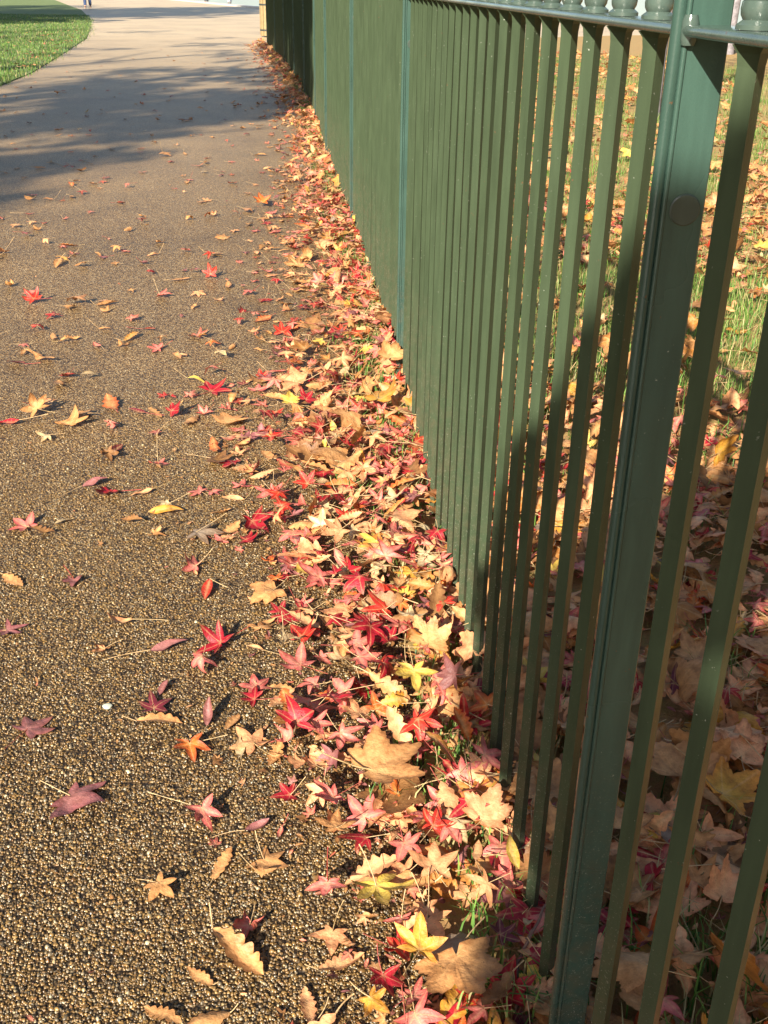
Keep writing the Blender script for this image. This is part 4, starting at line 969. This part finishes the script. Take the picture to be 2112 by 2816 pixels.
# slim trunks standing in the turf behind the fence
for (px, py, Yd, r, lab, sd) in ((1785, 330, 0, .085, 'slim pale grey tree trunk behind the fence, left of the broad post', 41), (1996, 150, 0, .13, 'slim pale grey tree trunk behind the fence, right of the broad post', 42)):
    x, y = ground(px, py); h = 5.2
    cl = [(x+rt.normal(0, .9), y+rt.normal(0, .9), rt.uniform(4.0, 6.5), rt.uniform(.5, .9)) for _ in range(10)]
    tree((x, y, 0), (x+.1, y, h), r, 9, 1.1, cl, 90, .09, AUT, lab, M_BARK, sd)

# added ring of unseen trees, open towards the sun, to cut low sky light
blocker_clumps = []
for a in np.arange(0, 360, 4.5):
    th = rad(a); dx, dy = math.sin(th), math.cos(th)
    off = abs((a - (math.degrees(SUN_AZ)+180) + 180) % 360 - 180)
    if off < 17 or abs((a+180) % 360 - 180) < 30: continue
    D = rt.uniform(26, 46)
    for z in np.arange(2.5, rt.uniform(15, 24), 2.6): blocker_clumps.append((dx*D+rt.normal(0, 1.5), dy*D+rt.normal(0, 1.5), z, rt.uniform(2.2, 3.4)))
tag(link('sky_blocker_trees', crown_mesh('sky_blocker_trees', blocker_clumps, 26, .42, AUT+GRN+GRN, rt), M_FOL), 'unseen ring of trees added to cut the sky light', 'sky_blocker_trees', kind='stuff')

# ------------------------------------------------------------------ people far along the path
def skin_body(name, joints, edges, mat, sub=2):
    me = bpy.data.meshes.new(name); me.from_pydata([j[:3] for j in joints], edges, [])
    o = bpy.data.objects.new(name, me); COL.objects.link(o)
    md = o.modifiers.new('skin', 'SKIN'); md.use_smooth_shade = True
    for i, j in enumerate(joints): me.skin_vertices[0].data[i].radius = (j[3], j[3]) if len(j) < 5 else (j[3], j[4])
    me.skin_vertices[0].data[0].use_root = True
    o.modifiers.new('sub', 'SUBSURF').levels = sub; o.modifiers[-1].render_levels = sub
    dg = bpy.context.evaluated_depsgraph_get(); m2 = bpy.data.meshes.new_from_object(o.evaluated_get(dg))
    o.modifiers.clear(); o.data = m2; m2.materials.clear(); m2.materials.append(mat)
    bpy.data.meshes.remove(me); return o
M_SKIN = simple('skin', (.50, .30, .21), .55, .08, 20)
def person(x, y, rz, step, trousers, top, hair, label, k=1.0):
    root = empty('person', (x, y, 0)); root.rotation_euler = (0, 0, rz); root.scale = (k, k, k); tag(root, label, 'person')
    a = step; L = [(0, 0, .95, .12, .09)]
    J = [(0, 0, .96, .125, .09), (0, 0, 1.12, .115, .085), (0, 0, 1.32, .145, .09), (0, 0, 1.46, .07, .06), (0, .01, 1.53, .05, .05), (0, .02, 1.60, .072, .085), (0, .015, 1.70, .070, .082), (0, .01, 1.755, .04, .045)]
    E_ = [(0, 1), (1, 2), (2, 3), (3, 4), (4, 5), (5, 6), (6, 7)]
    for s in (-1, 1):
        f = a*s; b = len(J)
        J += [(s*.10, 0, .90, .085), (s*.11, f*.45, .50, .058), (s*.115, f, .10, .040), (s*.12, f+.10, .035, .036), (s*.125, f+.19, .03, .024)]
        E_ += [(0, b), (b, b+1), (b+1, b+2), (b+2, b+3), (b+3, b+4)]
        b = len(J)
        J += [(s*.185, 0, 1.41, .052), (s*.235, -.04-f*.2, 1.13, .040), (s*.235, .05-f*.35, .90, .030), (s*.235, .07-f*.38, .82, .028)]
        E_ += [(2, b), (b, b+1), (b+1, b+2), (b+2, b+3)]
        for q in range(4):
            c = len(J); J += [(s*.235, .055-f*.38+.018*q, .775, .0085), (s*.225, .062-f*.38+.018*q, .735+.006*abs(q-1.5), .007)]; E_ += [(b+3, c), (c, c+1)]
        c = len(J); J += [(s*.215, .09-f*.38, .80, .009), (s*.205, .115-f*.38, .775, .007)]; E_ += [(b+3, c), (c, c+1)]
    c = len(J); J += [(0, .105, 1.615, .012), (0, .118, 1.600, .010)]; E_ += [(5, c), (c, c+1)]
    for s in (-1, 1): c = len(J); J += [(s*.078, .005, 1.62, .016)]; E_ += [(5, c)]
    body = skin_body('body', J, E_, M_SKIN); body.parent = root
    TJ = [(0, 0, .99, .135, .10)]; TE = []
    for s in (-1, 1):
        f = a*s; b = len(TJ); TJ += [(s*.10, 0, .90, .105), (s*.11, f*.45, .50, .082), (s*.115, f*.95, .09, .078)]; TE += [(0, b), (b, b+1), (b+1, b+2)]
    o = skin_body('trousers', TJ, TE, trousers); o.parent = root
    KJ = [(0, 0, .95, .150, .115), (0, 0, 1.15, .140, .108), (0, 0, 1.33, .165, .112), (0, 0, 1.45, .085, .075)]; KE = [(0, 1), (1, 2), (2, 3)]
    for s in (-1, 1):
        f = a*s; b = len(KJ); KJ += [(s*.19, 0, 1.41, .070), (s*.237, -.04-f*.2, 1.13, .056), (s*.237, .045-f*.33, .91, .046)]; KE += [(2, b), (b, b+1), (b+1, b+2)]
    o = skin_body('jacket', KJ, KE, top); o.parent = root
    o = skin_body('hair', [(0, -.03, 1.60, .075, .07), (0, -.02, 1.70, .078, .082), (0, .01, 1.765, .045, .05)], [(0, 1), (1, 2)], hair); o.parent = root
    for s in (-1, 1):
        f = a*s; o = skin_body('shoe', [(s*.118, f-.03, .045, .046), (s*.12, f+.08, .045, .046), (s*.125, f+.18, .035, .036)], [(0, 1), (1, 2)], M_SHOE); o.parent = root
M_SHOE = simple('shoe_leather', (.05, .04, .035), .6, .2, 20)
x, y = ground(242, 22); person(x, y, 3.3, .20, simple('denim', (.045, .075, .17), .8, .2, 30), simple('dark_coat', (.05, .05, .06), .8, .2, 20), simple('brown_hair', (.06, .035, .02), .5, .2, 60), 'person in blue trousers standing on the far path near the lawn')
x, y = ground(568, 8); person(x, y, .4, .12, simple('grey_trousers', (.06, .07, .075), .8, .2, 30), simple('grey_coat', (.10, .11, .12), .8, .2, 20), simple('dark_hair', (.03, .02, .015), .5, .2, 60), 'person in dark grey trousers far along the path near the water', .95)
x, y = ground(632, 10); person(x, y, .3, .20, simple('white_trousers', (.72, .72, .70), .8, .05, 30), simple('pale_coat', (.45, .42, .40), .8, .1, 20), simple('fair_hair', (.30, .20, .09), .5, .2, 60), 'person in white trousers far along the path by the pond kerb', .9)
# wooden slatted litter bin beyond the end of the fence
M_SLAT = simple('weathered_slat', (.25, .18, .085), .7, .2, 25)
M_LINER = simple('dark_metal', (.035, .04, .04), .5, .2, 20)
bx_, by_ = -1.02, 29.4
bin_ = empty('litter_bin', (bx_, by_, 0)); tag(bin_, 'round wooden slatted litter bin half hidden behind the far end of the fence', 'litter bin')
for k in range(18):
    a = 2*math.pi*k/18; mb = MB(); c, s = math.cos(a), math.sin(a); poly = []
    for r_, w_ in ((.262, -.040), (.285, -.040), (.285, .040), (.262, .040)): poly.append((r_*c - w_*s, r_*s + w_*c))
    mb.prism(poly, .03, .86); o = mb.build('slat', M_SLAT, None); o.parent = bin_
mb = MB(); mb.lathe(0, 0, [(.255, .02), (.255, .83), (.235, .83), (.235, .10), (.01, .10)], 24); o = mb.build('liner', M_LINER, None, True); o.parent = bin_
for z in (.14, .72):
    mb = MB(); mb.lathe(0, 0, [(.2885, z), (.292, z+.003), (.292, z+.037), (.2885, z+.04)], 32); o = mb.build('hoop', M_LINER, None, True); o.parent = bin_
